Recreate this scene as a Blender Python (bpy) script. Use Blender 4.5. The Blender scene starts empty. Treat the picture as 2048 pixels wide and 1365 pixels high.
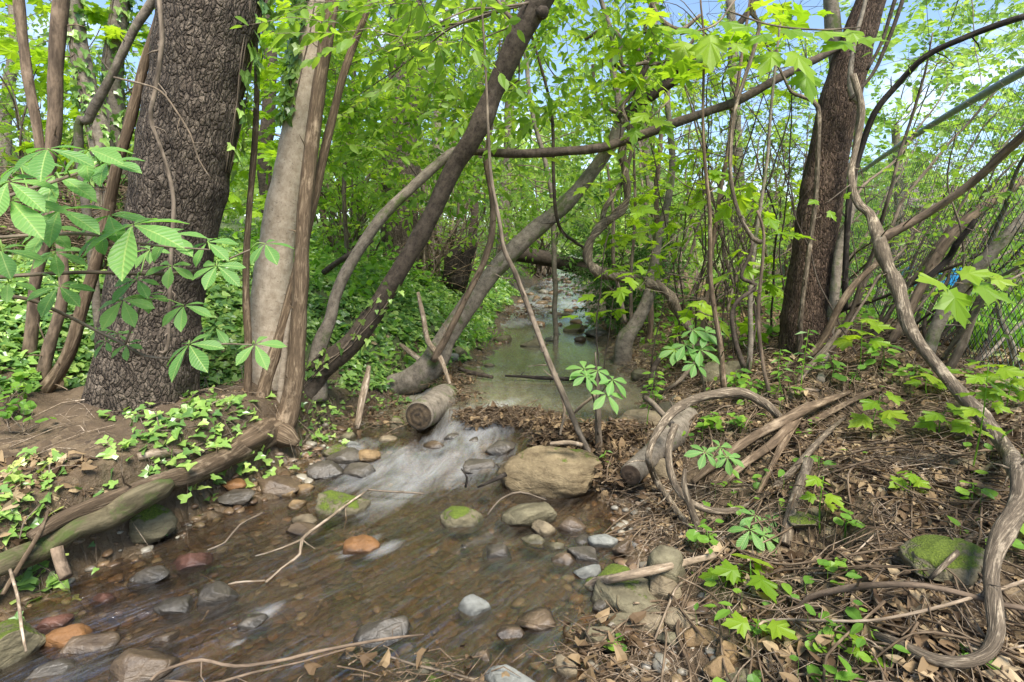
import bpy, math, random
import numpy as np
from math import radians, sin, cos, pi, sqrt
rng = np.random.default_rng(7)
random.seed(7)
scene = bpy.context.scene
C = scene.collection

# ------------------------------------------------------------ camera, sky, sun, exposure
PITCH = radians(9.1); CAMZ = 1.35; FPX = 2048 * 20 / 36.0
cam = bpy.data.cameras.new('camera'); cam.lens = 20; cam.sensor_width = 36; cam.clip_start = 0.02; cam.clip_end = 2000
camo = bpy.data.objects.new('camera', cam); C.objects.link(camo)
camo.location = (0, 0, CAMZ); camo.rotation_euler = (pi / 2 - PITCH, 0, 0)
scene.camera = camo
SUN_EL, SUN_AZ = radians(56), radians(158)       # azimuth from +Y towards +X
SKY_STRENGTH = 0.09
w = bpy.data.worlds.new('World'); scene.world = w; w.use_nodes = True
nt = w.node_tree; nt.nodes.clear()
_o = nt.nodes.new('ShaderNodeOutputWorld'); _b = nt.nodes.new('ShaderNodeBackground')
_s = nt.nodes.new('ShaderNodeTexSky'); _s.sky_type = 'NISHITA'; _s.sun_disc = False
_s.sun_elevation = SUN_EL; _s.sun_rotation = SUN_AZ; _s.air_density = 1.0; _s.dust_density = 0.6; _s.ozone_density = 2.0
_tc = nt.nodes.new('ShaderNodeTexCoord'); _mp = nt.nodes.new('ShaderNodeMapping'); _mp.inputs['Scale'].default_value = (1, 1, 2.6)
_n = nt.nodes.new('ShaderNodeTexNoise'); _n.inputs['Scale'].default_value = 3.2; _n.inputs['Detail'].default_value = 8; _n.inputs['Roughness'].default_value = 0.55
_r = nt.nodes.new('ShaderNodeValToRGB'); _r.color_ramp.elements[0].position = 0.56; _r.color_ramp.elements[1].position = 0.78
_m = nt.nodes.new('ShaderNodeMixRGB'); _m.inputs[2].default_value = (7.5, 7.6, 7.9, 1)
L = nt.links.new
L(_tc.outputs['Generated'], _mp.inputs[0]); L(_mp.outputs[0], _n.inputs['Vector']); L(_n.outputs['Fac'], _r.inputs[0])
L(_r.outputs[0], _m.inputs[0]); L(_s.outputs[0], _m.inputs[1]); L(_m.outputs[0], _b.inputs[0]); _b.inputs[1].default_value = SKY_STRENGTH
L(_b.outputs[0], _o.inputs[0])
sl = bpy.data.lights.new('sun', 'SUN'); sl.energy = 3.0; sl.angle = radians(25); sl.color = (1.0, 0.95, 0.87)
so = bpy.data.objects.new('sun', sl); C.objects.link(so)
so.rotation_euler = (pi / 2 - SUN_EL, 0, -SUN_AZ + pi)
so.rotation_euler = (-(pi / 2 - SUN_EL), 0, -SUN_AZ)
vs = scene.view_settings; vs.view_transform = 'Standard'; vs.look = 'None'; vs.gamma = 1.0; vs.use_curve_mapping = False
vs.exposure = 1.62
cy = scene.cycles
cy.use_denoising = True; cy.max_bounces = 8; cy.diffuse_bounces = 4; cy.glossy_bounces = 3; cy.transmission_bounces = 6
cy.transparent_max_bounces = 12; cy.use_adaptive_sampling = True; cy.adaptive_threshold = 0.02; cy.sample_clamp_indirect = 6
cy.caustics_reflective = False; cy.caustics_refractive = False

# ------------------------------------------------------------ noise
_perm = rng.permutation(256); _perm = np.concatenate([_perm, _perm, _perm])
_grad = rng.normal(size=(256, 3)); _grad /= np.linalg.norm(_grad, axis=1)[:, None]
def pn(x, y, z=0.0):
    x, y, z = np.broadcast_arrays(np.asarray(x, float), np.asarray(y, float), np.asarray(z, float))
    xi, yi, zi = np.floor(x).astype(int), np.floor(y).astype(int), np.floor(z).astype(int)
    xf, yf, zf = x - xi, y - yi, z - zi
    u, v, w_ = [t * t * t * (t * (t * 6 - 15) + 10) for t in (xf, yf, zf)]
    def g(dx, dy, dz):
        h = _perm[_perm[_perm[(xi + dx) & 255] + ((yi + dy) & 255)] + ((zi + dz) & 255)]
        gr = _grad[h & 255]
        return gr[..., 0] * (xf - dx) + gr[..., 1] * (yf - dy) + gr[..., 2] * (zf - dz)
    l = lambda a, b, t: a + (b - a) * t
    return 1.5 * l(l(l(g(0,0,0), g(1,0,0), u), l(g(0,1,0), g(1,1,0), u), v), l(l(g(0,0,1), g(1,0,1), u), l(g(0,1,1), g(1,1,1), u), v), w_)
def fbm(x, y, z=0.0, o=4, lac=2.1, gain=0.5):
    s = 0; a = 1.0
    for i in range(o):
        s = s + a * pn(np.asarray(x) * lac ** i + 17.3 * i, np.asarray(y) * lac ** i, np.asarray(z) * lac ** i); a *= gain
    return s
def sstep(a, b, x):
    t = np.clip((np.asarray(x, float) - a) / (b - a), 0, 1); return t * t * (3 - 2 * t)

# ------------------------------------------------------------ terrain
YK = [-3, 0.5, 1.6, 2.1, 2.5, 3.3, 4.0, 4.6, 5.2, 6.0, 7.0, 9.0, 12, 17, 24, 40]
XL = [-3.4, -2.9, -2.25, -1.9, -1.72, -1.46, -1.40, -1.2, -0.85, -0.42, -0.33, -0.2, 0.1, 0.85, 1.9, 5.0]
XR = [0.12, 0.2, 0.38, 0.56, 0.64, 0.72, 1.15, 1.25, 1.25, 1.2, 1.2, 1.33, 1.55, 2.0, 3.1, 6.4]
def xl(y): return np.interp(y, YK, XL) + 0.05 * pn(np.asarray(y) * 2.3, 4.4)
def xr(y): return np.interp(y, YK, XR) + 0.05 * pn(np.asarray(y) * 2.1, 9.1)
def zwat(x, y):
    x = np.asarray(x, float); y = np.asarray(y, float)
    yd = np.interp(x, [-1.5, -.8, -.45, .1, .8, 1.2], [5.4, 5.2, 4.25, 4.05, 3.75, 3.7])
    z = 0.12 * sstep(-0.6, 0.0, y - yd) + 0.05 * sstep(3.1, 3.9, y) - 0.03 * sstep(2.4, 1.2, y)
    z = z + np.interp(y, [0, 7.4, 9, 12, 17, 24, 40, 80], [0, 0, .05, .2, .42, .8, 1.4, 3.0]) - 0.0
    return z
FX0, FY0 = 3.2, 4.1; FD = (0.35, 0.937)
def height(x, y, fine=True):
    x = np.asarray(x, float); y = np.asarray(y, float)
    a, b = xl(y), xr(y); zw = zwat(x, y)
    dl, dr = a - x, x - b
    # bed
    mid = np.clip(np.minimum(-dl, -dr), 0, 1)
    bed = zw - 0.02 - 0.10 * sstep(0, 0.45, mid)
    # left bank
    wp = np.interp(y, [0, 3.3, 4.0, 4.8, 40], [1.25, 1.2, 0.7, 0.12, 0.1])
    lip = np.interp(y, [0, 2.0, 2.6, 3.3, 4.2, 5, 40], [.32, .31, .38, .39, .24, .05, .05])
    top = np.interp(y, [0, 4, 8, 14, 30, 80], [1.25, 1.35, 1.5, 1.9, 2.6, 4.5])
    zl = lip * sstep(0, 0.14, dl) + np.minimum(dl, wp) * 0.12
    rise = np.clip(dl - wp, 0, None)
    lim = np.maximum(top - zw - lip - 0.12 * wp, 0.1)
    sl_ = 0.85
    zl = zl + lim * (1 - np.exp(-rise * sl_ / lim * 1.15)) + 0.03 * np.clip(rise - 2, 0, 40)
    # right bank
    k = sstep(4.8, 7.5, y)
    hr = np.interp(y, [0, 4.5, 8, 14, 30, 80], [.50, .52, .68, 1.0, 1.5, 3.0])
    zr1 = 0.02 * sstep(0, .1, dr) + 0.30 * sstep(0.1, 1.0, dr) + 0.20 * sstep(0.8, 1.9, dr)
    zr2 = sstep(0, 1.3, dr)
    lawn = np.interp(y, [0, 14, 30, 60, 120], [.48, .5, .9, 2.6, 7.0])
    zr = (1 - k) * zr1 + k * zr2 * (hr - np.minimum(zw, .3))
    zr = zw + zr
    far = sstep(1.5, 4.0, dr - 0.0)
    zr = zr * (1 - far) + lawn * far
    z = np.where(dl > 0, zw + zl, np.where(dr > 0, zr, bed))
    out = np.maximum(dl, dr)
    amp = sstep(-0.1, 0.5, out)
    z = z + amp * 0.09 * fbm(x * 1.3, y * 1.3, 0.3, 3) * (1 - 0.6 * far * (dr > 0))
    if fine:
        z = z + (0.25 + 0.75 * amp) * 0.035 * fbm(x * 6, y * 6, 1.3, 4)
        z = z + np.where(out < 0, 0.03 * fbm(x * 9, y * 9, 5.3, 3), 0)
    for bx, by, sx_, sy_, hh in ((-.12, 4.1, .26, .08, .15), (.3, 3.76, .24, .10, .17), (.66, 3.62, .22, .12, .19), (.6, 3.28, .12, .2, .13), (-2.0, 3.1, .6, .4, .07)):
        z = z + hh * np.exp(-((x - bx) / sx_) ** 2 - ((y - by) / sy_) ** 2)
    # hollow under the right bank and root-side hollow on the left
    z = z - 0.24 * np.exp(-(((x - 1.15) / .13) ** 2 + ((y - 2.06) / .09) ** 2)) + .07 * np.exp(-(((x - 1.3) / .35) ** 2 + ((y - 2.35) / .16) ** 2))
    return z
def hz(x, y): return float(height(x, y))
CP, SP = cos(PITCH), sin(PITCH)
def ray(px, py):
    u = (px - 1024) / FPX; v = (py - 682.5) / FPX
    return np.array([u, CP - v * SP, -SP - v * CP])
def P(px, py, D):
    r = ray(px, py); return np.array([0, 0, CAMZ]) + r * (D / r[1])
def axd(p): return p[1] * CP - (p[2] - CAMZ) * SP
def toW(wpx, p): return wpx / FPX * axd(p)
def G(px, py, lift=0.0, water=False):
    r = ray(px, py); o = np.array([0, 0, CAMZ])
    t = np.linspace(0.6, 40, 6000)
    pts = o + np.outer(t, r)
    h = height(pts[:, 0], pts[:, 1], False)
    if water: h = np.maximum(h, zwat(pts[:, 0], pts[:, 1]) * 1.0)
    i = np.argmax(pts[:, 2] < h + lift)
    return pts[i] if pts[i, 2] < h[i] + lift else pts[-1]

# ------------------------------------------------------------ mesh builder
class MB:
    def __init__(s): s.v = []; s.f = []; s.rnd = []; s.rest = []; s.n = 0
    def add(s, v, fl, rnd=None, rest=None):
        v = np.asarray(v, float).reshape(-1, 3)
        s.v.append(v)
        for f in fl:
            f = np.asarray(f, int)
            if len(f): s.f.append(f + s.n)
        s.rnd.append(np.full(len(v), random.random()) if rnd is None else np.broadcast_to(np.asarray(rnd, float), (len(v),)))
        s.rest.append(v if rest is None else rest)
        s.n += len(v)
    def build(s, name, mat, parent=None, smooth=True, pos=None):
        me = bpy.data.meshes.new(name)
        v = np.concatenate(s.v)
        base = np.array(pos if pos is not None else (parent_loc(parent) if parent else (0, 0, 0)), float)
        v = v - base
        loops = np.concatenate([f.reshape(-1) for f in s.f]); tot = np.concatenate([np.full(len(f), f.shape[1]) for f in s.f])
        me.vertices.add(len(v)); me.vertices.foreach_set('co', v.astype(np.float32).ravel())
        me.loops.add(len(loops)); me.loops.foreach_set('vertex_index', loops.astype(np.int32))
        me.polygons.add(len(tot)); st = np.concatenate([[0], np.cumsum(tot)[:-1]])
        me.polygons.foreach_set('loop_start', st.astype(np.int32)); me.polygons.foreach_set('loop_total', tot.astype(np.int32))
        me.update(calc_edges=True)
        me.polygons.foreach_set('use_smooth', np.full(len(tot), smooth))
        a = me.attributes.new('rnd', 'FLOAT', 'POINT'); a.data.foreach_set('value', np.concatenate(s.rnd).astype(np.float32))
        a = me.attributes.new('rest', 'FLOAT_VECTOR', 'POINT'); a.data.foreach_set('vector', np.concatenate(s.rest).astype(np.float32).ravel())
        if mat: me.materials.append(mat)
        o = bpy.data.objects.new(name, me); C.objects.link(o)
        if parent: o.parent = parent
        elif pos is not None: o.location = base
        return o
def parent_loc(p):
    l = np.array(p.location, float)
    while p.parent: p = p.parent; l = l + np.array(p.location)
    return l
def tag(o, label=None, cat=None, group=None, kind=None):
    if label: o['label'] = label
    if cat: o['category'] = cat
    if group: o['group'] = group
    if kind: o['kind'] = kind
    return o
def empty(name, loc, label=None, cat=None, group=None):
    o = bpy.data.objects.new(name, None); C.objects.link(o); o.location = tuple(float(c) for c in loc); o.empty_display_size = .1
    return tag(o, label, cat, group)

def smooth_path(pts, rad, step):
    pts = np.asarray(pts, float); rad = np.asarray(rad, float)
    n = len(pts); out = []; ro = []
    ext = np.vstack([2 * pts[0] - pts[1], pts, 2 * pts[-1] - pts[-2]])
    for i in range(n - 1):
        p0, p1, p2, p3 = ext[i:i + 4]
        k = max(2, int(np.linalg.norm(p2 - p1) / step) + 1)
        t = np.linspace(0, 1, k, endpoint=False)[:, None]
        out.append(0.5 * ((2 * p1) + (-p0 + p2) * t + (2 * p0 - 5 * p1 + 4 * p2 - p3) * t ** 2 + (-p0 + 3 * p1 - 3 * p2 + p3) * t ** 3))
        ro.append(rad[i] + (rad[i + 1] - rad[i]) * (t[:, 0] ** 2 * (3 - 2 * t[:, 0])))
    out.append(pts[-1:]); ro.append(rad[-1:])
    return np.vstack(out), np.concatenate(ro)
def tube(mb, pts, rad, seg=10, step=.05, rough=0.0, rfreq=6.0, wob=0.0, flare=None, twist=0.0, ridges=0, rid=0.0, capend=True, seed=None, rnd=None, raw=False):
    seed = random.random() * 100 if seed is None else seed
    if not raw: pts, rad = smooth_path(pts, rad, step)
    n = len(pts)
    seglen = np.linalg.norm(np.diff(pts, axis=0), axis=1); s = np.concatenate([[0], np.cumsum(seglen)])
    if wob:
        for k in range(3):
            pts = pts.copy(); pts[:, k] += wob * pn(s * 2.2, seed + 7 * k) * np.minimum(1, s / .2 + .2)
    tn = np.gradient(pts, axis=0); tn /= np.linalg.norm(tn, axis=1)[:, None] + 1e-9
    up = np.array([0, 0, 1.0]) if abs(tn[0][2]) < .8 else np.array([0, 1.0, 0])
    nrm = np.zeros_like(pts); nv = np.cross(tn[0], up); nv /= np.linalg.norm(nv)
    for i in range(n):
        nv = nv - tn[i] * np.dot(nv, tn[i]); nv /= np.linalg.norm(nv) + 1e-9; nrm[i] = nv
    bn = np.cross(tn, nrm)
    a = np.linspace(0, 2 * pi, seg, endpoint=False)
    if n > 6: rad = rad * (1 + min(.11, .03 + 1.2 * rough) * (pn(s * 5.5, seed + 3.3) + .8 * np.clip(pn(s * 3.1, seed + 9.1) - .35, 0, 1) * 3))
    A = a[None, :] + twist * s[:, None]
    R = np.repeat(rad[:, None], seg, 1)
    rest = np.stack([np.cos(a)[None, :] * rad.max() * np.ones((n, 1)), np.sin(a)[None, :] * rad.max() * np.ones((n, 1)), np.repeat(s[:, None], seg, 1)], -1)
    rest[..., 0] += seed
    if ridges: R = R * (1 + rid * np.cos(ridges * a + 3 * pn(s * .8, seed)[:, None]))
    if rough: R = R * (1 + rough * fbm(rest[..., 0] / rad.max() * .8, rest[..., 1] / rad.max() * .8, rest[..., 2] * rfreq, 3))
    if flare:
        fh, fa, k, ph = flare
        R = R * (1 + fa * np.exp(-s / fh)[:, None] * (0.35 + 0.65 * np.clip(np.cos(k * a + ph + .8 * np.cos(a)), -.4, 1)[None, :]))
    V = pts[:, None, :] + R[..., None] * (np.cos(A)[..., None] * nrm[:, None, :] + np.sin(A)[..., None] * bn[:, None, :])
    V = V.reshape(-1, 3)
    i = np.arange(n - 1)[:, None] * seg; j = np.arange(seg)[None, :]; j2 = (j + 1) % seg
    q = np.stack([i + j, i + j2, i + seg + j2, i + seg + j], -1).reshape(-1, 4)
    rest = rest.reshape(-1, 3)
    fl = [q]
    if capend:
        V = np.vstack([V, pts[0], pts[-1]]); rest = np.vstack([rest, rest[0] * 0, rest[-1]])
        c0, c1 = n * seg, n * seg + 1; jj = np.arange(seg)
        fl.append(np.stack([(jj + 1) % seg, jj, np.full(seg, c0)], -1))
        fl.append(np.stack([(n - 1) * seg + jj, (n - 1) * seg + (jj + 1) % seg, np.full(seg, c1)], -1))
    mb.add(V, fl, rnd, rest)
    return pts, rad
def pxpath(spec):
    pts = []; rad = []
    for s in spec:
        p = P(s[0], s[1], s[2]); pts.append(p); rad.append(toW(s[3], p) / 2)
    return pts, rad
def thin_tubes(mb, P0, P1, P2, r, seg=3):
    """many 2-piece thin twigs at once, arrays (N,3); r (N,)"""
    N = len(P0); r = np.broadcast_to(r, (N,))
    d = P2 - P0; d /= np.linalg.norm(d, axis=1)[:, None] + 1e-9
    up = np.where(np.abs(d[:, 2:3]) < .9, np.array([[0, 0, 1.0]]), np.array([[1.0, 0, 0]]))
    n = np.cross(d, up); n /= np.linalg.norm(n, axis=1)[:, None] + 1e-9; b = np.cross(d, n)
    rings = []
    for Pk, k in ((P0, 1.0), (P1, .8), (P2, .35)):
        for j in range(seg):
            a = 2 * pi * j / seg; rings.append(Pk + (r * k)[:, None] * (cos(a) * n + sin(a) * b))
    V = np.stack(rings, 1)
    f = []
    for k in range(2):
        for j in range(seg): f.append([k * seg + j, k * seg + (j + 1) % seg, (k + 1) * seg + (j + 1) % seg, (k + 1) * seg + j])
    F = (np.array(f)[None] + (np.arange(N) * 3 * seg)[:, None, None]).reshape(-1, 4)
    rest = V.copy()
    mb.add(V.reshape(-1, 3), [F], np.repeat(rng.random(N), 3 * seg), rest.reshape(-1, 3))

# ------------------------------------------------------------ leaf templates (x along, y across, z up)
def fan(outline, centre=(0, 0, 0)):
    v = [centre] + outline; n = len(outline)
    return np.array(v, float), np.array([[0, i, i + 1] for i in range(1, n)] )
def T_ovate(w=.24, fold=.05, droop=.12):
    xs = [0, .22, .5, .8, 1.0]; ws = [0, w * .85, w, w * .55, 0]
    v = [];
    for x, q in zip(xs, ws): v += [(x, -q, fold * q / w - droop * x * x), (x, 0, -droop * x * x), (x, q, fold * q / w - droop * x * x)]
    f = []
    for i in range(4):
        f += [[3*i, 3*i+3, 3*i+4, 3*i+1], [3*i+1, 3*i+4, 3*i+5, 3*i+2]]
    return np.array(v), np.array(f)
def T_simple(w=.3):
    return np.array([(0, 0, 0), (.45, -w, .05), (1, 0, -.12), (.45, w, .05)]), np.array([[0, 1, 2], [0, 2, 3]])
def T_maple(k=1.0):
    o = []
    lob = [(-128, .45), (-112, .33), (-80, .78), (-62, .60), (-52, .66), (-40, .44), (-22, .76), (-12, .74), (0, 1.0), (12, .74), (22, .76), (40, .44), (52, .66), (62, .60), (80, .78), (112, .33), (128, .45)]
    o.append((-.12, 0, 0))
    for a, r in lob:
        t = radians(a); o.append((r * cos(t) * .9 + .1, r * sin(t) * .82, -.13 * r * r + .03 * (1 if int(a) % 4 else -1)))
    o.append((-.12, 0, 0))
    v, f = fan(o, (.12, 0, .02)); return v - np.array([-.12, 0, 0]), f
def T_ivy():
    o = [(-.05, 0, 0), (-.2, -.3, 0), (.12, -.52, .03), (.3, -.27, 0), (.62, -.2, .03), (.95, 0, -.08), (.62, .2, .03), (.3, .27, 0), (.12, .52, .03), (-.2, .3, 0), (-.05, 0, 0)]
    v, f = fan(o, (.2, 0, -.04)); return v, f
def T_round():
    o = [(r * cos(a) + .45, r * sin(a), .05 * sin(3 * a)) for a, r in [(pi + i * 2 * pi / 9, .45 + .03 * (i % 2)) for i in range(10)]]
    v, f = fan(o, (.45, 0, -.05)); return v, f
def T_litter():
    v, f = T_ovate(.3, .16, .28); v = v.copy(); v[:, 2] += .15 * np.sin(v[:, 0] * 5); v[:, 1] += .06 * np.sin(v[:, 0] * 6); return v, f
def T_leaflet():
    xs = [0, .15, .32, .5, .66, .8, .91, 1.0]; ws = [.015, .06, .13, .19, .215, .17, .075, 0]
    v = []
    for i, (x, q) in enumerate(zip(xs, ws)):
        for s in (-1, -.5, 0, .5, 1): v.append((x, s * q, .05 * abs(s) * q / .2 - .22 * x * x + (.012 if abs(s) == .5 else 0) * (1 if i % 2 else -1)))
    f = []
    for i in range(7):
        for j in range(4): f.append([5*i+j, 5*i+5+j, 5*i+6+j, 5*i+1+j])
    return np.array(v), np.array(f)
def frames(xd, nz):
    xd = xd / (np.linalg.norm(xd, axis=1)[:, None] + 1e-9)
    y = np.cross(nz, xd); y /= np.linalg.norm(y, axis=1)[:, None] + 1e-9
    z = np.cross(xd, y)
    return np.stack([xd, y, z], 1)          # rows
def leaves(mb, T, pos, xd, nz, size, rnd=None):
    v, f = T; N = len(pos)
    if N == 0: return
    R = frames(xd, nz); size = np.broadcast_to(size, (N,))
    V = np.einsum('vk,nkj->nvj', v, R) * size[:, None, None] + pos[:, None, :]
    F = (f[None] + (np.arange(N) * len(v))[:, None, None]).reshape(-1, f.shape[1])
    rnd = rng.random(N) if rnd is None else rnd
    rest = np.broadcast_to(v[None], (N, len(v), 3)).reshape(-1, 3)
    mb.add(V.reshape(-1, 3), [F], np.repeat(rnd, len(v)), rest)
def unit(a): return a / (np.linalg.norm(a, axis=-1, keepdims=True) + 1e-9)
def sprays(mbl, mbt, roots, dirs, Ln, m, T, lsize, droop=.25, flat=.35, twig_r=.0025, clumprnd=True):
    """leafy sprays: a twig with m alternating leaves lying in a loose plane"""
    N = len(roots); dirs = unit(dirs); Ln = np.broadcast_to(Ln, (N,)); 
    up = unit(np.array([[0, 0, 1.0]]) + rng.normal(0, flat, (N, 3)))
    side = unit(np.cross(up, dirs))
    P2 = roots + dirs * Ln[:, None] - np.array([[0, 0, 1.0]]) * (droop * Ln * .5)[:, None]
    P1 = roots + dirs * (Ln * .5)[:, None] + rng.normal(0, .03, (N, 3)) * Ln[:, None]
    if mbt is not None: thin_tubes(mbt, roots, P1, P2, twig_r)
    t = (np.arange(m) + .6) / m; sg = np.where(np.arange(m) % 2, 1.0, -1.0)
    tt = t[None, :] + rng.normal(0, .03, (N, m))
    pos = (1-tt)[..., None]**2 * roots[:, None] + (2*tt*(1-tt))[..., None] * P1[:, None] + (tt**2)[..., None] * P2[:, None]
    fwd = np.where(np.arange(m) == m - 1, 1.0, .55)[None, :, None] + 0 * tt[..., None]
    sd = np.where(np.arange(m) == m - 1, 0.0, 1.0) * sg
    xd = dirs[:, None] * fwd + side[:, None] * (sd[None, :, None]) + np.array([0, 0, -droop]) + rng.normal(0, .22, (N, m, 3))
    nz = up[:, None] + rng.normal(0, flat, (N, m, 3))
    sz = lsize * (0.65 + .7 * rng.random((N, m)))
    rn = np.clip((rng.random(N)[:, None] if clumprnd else .5) * .6 + .4 * rng.random((N, m)), 0, 1)
    leaves(mbl, T, pos.reshape(-1, 3), xd.reshape(-1, 3), nz.reshape(-1, 3), sz.ravel(), rn.ravel())
# ------------------------------------------------------------ materials
class NT:
    def __init__(s, name):
        s.m = bpy.data.materials.new(name); s.m.use_nodes = True; s.t = s.m.node_tree; s.t.nodes.clear(); s.out = s.n('OutputMaterial')
    def n(s, typ, **kw):
        nd = s.t.nodes.new('ShaderNode' + typ)
        for k, v in kw.items():
            if k in nd.inputs: s.set(nd, k, v)
            else: setattr(nd, k, v)
        return nd
    def set(s, nd, k, v):
        if isinstance(v, bpy.types.NodeSocket): s.t.links.new(v, nd.inputs[k])
        else: nd.inputs[k].default_value = v
    def attr(s, name): return s.n('Attribute', attribute_name=name)
    def noise(s, vec, scale, detail=4, rough=.55, dist=0.0): 
        nd = s.n('TexNoise', Scale=scale, Detail=detail, Roughness=rough, Distortion=dist)
        if vec is not None: s.set(nd, 'Vector', vec)
        return nd.outputs['Fac']
    def vor(s, vec, scale, feature='F1', rand=1.0):
        nd = s.n('TexVoronoi', feature=feature, Scale=scale, Randomness=rand); s.set(nd, 'Vector', vec); return nd
    def ramp(s, fac, stops, interp='LINEAR'):
        nd = s.n('ValToRGB'); cr = nd.color_ramp; cr.interpolation = interp
        while len(cr.elements) < len(stops): cr.elements.new(.5)
        for e, (p, c) in zip(cr.elements, stops):
            e.position = p; e.color = (c, c, c, 1) if not hasattr(c, '__len__') else (*c, 1)
        s.set(nd, 0, fac); return nd.outputs[0]
    def mix(s, fac, a, b, mode='MIX'):
        nd = s.n('MixRGB', blend_type=mode)
        for i, v in ((0, fac), (1, a), (2, b)):
            if not isinstance(v, bpy.types.NodeSocket) and i and len(v) == 3: v = (*v, 1)
            s.set(nd, i, v)
        return nd.outputs[0]
    def math(s, op, a, b=0.0, c=0.0):
        nd = s.n('Math', operation=op); s.set(nd, 0, a); s.set(nd, 1, b); s.set(nd, 2, c); return nd.outputs[0]
    def mapping(s, vec, scale): 
        nd = s.n('Mapping'); s.set(nd, 'Vector', vec); nd.inputs['Scale'].default_value = scale; return nd.outputs[0]
    def bump(s, h, strength=.5, dist=.02, normal=None):
        nd = s.n('Bump', Strength=strength, Distance=dist); s.set(nd, 'Height', h)
        if normal is not None: s.set(nd, 'Normal', normal)
        return nd.outputs[0]
    def surf(s, sock): s.t.links.new(sock, s.out.inputs['Surface'])
    def princ(s, col, rough=.8, normal=None, spec=.3):
        b = s.n('BsdfPrincipled'); s.set(b, 'Base Color', col if isinstance(col, bpy.types.NodeSocket) else (*col, 1)); s.set(b, 'Roughness', rough)
        b.inputs['Specular IOR Level'].default_value = spec
        if normal is not None: s.set(b, 'Normal', normal)
        return b.outputs[0]

def leafmat(name, cols, tl, trans=.45, veins=0, rough=.45, spec=.35):
    m = NT(name); r = m.attr('rnd').outputs['Fac']
    n = len(cols); col = m.ramp(r, [(i / (n - 1), c) for i, c in enumerate(cols)])
    tcol = m.mix(1.0, col, tl, 'MULTIPLY')
    rs = m.attr('rest').outputs['Vector']
    nrm = None
    if veins:
        sp = m.n('SeparateXYZ'); m.set(sp, 0, rs)
        ay = m.math('ABSOLUTE', sp.outputs[1])
        mid = m.math('LESS_THAN', ay, .012)
        ph = m.math('MULTIPLY', m.math('SUBTRACT', sp.outputs[0], m.math('MULTIPLY', ay, .9)), veins)
        wv = m.math('SINE', ph)
        vein = m.math('MAXIMUM', mid, m.math('MULTIPLY', m.math('GREATER_THAN', wv, .86), .45))
        col = m.mix(vein, col, (.30, .42, .12)); nrm = m.bump(wv, .25, .004)
    p = m.princ(col, rough, nrm, spec)
    t = m.n('BsdfTranslucent', Color=tcol)
    mx = m.n('MixShader'); m.set(mx, 0, trans); m.set(mx, 1, p); m.set(mx, 2, t.outputs[0]); m.surf(mx.outputs[0]); return m.m
TL = (2.4, 2.1, .9)
M = {}
M['leaf_spring'] = leafmat('spring_leaf', [(.065, .145, .02), (.13, .24, .03), (.20, .325, .045), (.30, .405, .065)], (2.0, 1.9, 1.0), .5)
M['leaf_far'] = leafmat('distant_leaf', [(.065, .14, .03), (.155, .27, .05), (.245, .37, .08), (.35, .45, .11)], (1.9, 1.8, 1.1), .5)
M['leaf_dark'] = leafmat('dark_leaf', [(.03, .08, .015), (.05, .12, .02), (.08, .16, .025)], (2.0, 2.0, 1.0), .35)
M['leaf_maple'] = leafmat('maple_leaf', [(.14, .26, .015), (.20, .33, .02), (.27, .38, .03)], (2.0, 1.9, 1.0), .5)
M['leaf_buckeye'] = leafmat('buckeye_leaf', [(.10, .23, .055), (.14, .30, .075), (.19, .35, .09)], (1.8, 1.9, .8), .4, veins=70)
M['leaf_ivy'] = leafmat('ivy_leaf', [(.08, .17, .045), (.15, .27, .06), (.23, .37, .08), (.32, .45, .11), (.42, .46, .13)], (1.7, 1.8, .8), .25, rough=.3, spec=.55)
M['leaf_weed'] = leafmat('weed_leaf', [(.09, .20, .03), (.15, .30, .035), (.22, .36, .04)], (1.9, 1.9, .9), .45)
M['leaf_litter'] = leafmat('dead_leaf', [(.06, .037, .02), (.125, .08, .042), (.20, .135, .07), (.29, .205, .11), (.42, .32, .19)], (1.2, 1.0, .8), .12, rough=.7, spec=.2)

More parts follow.
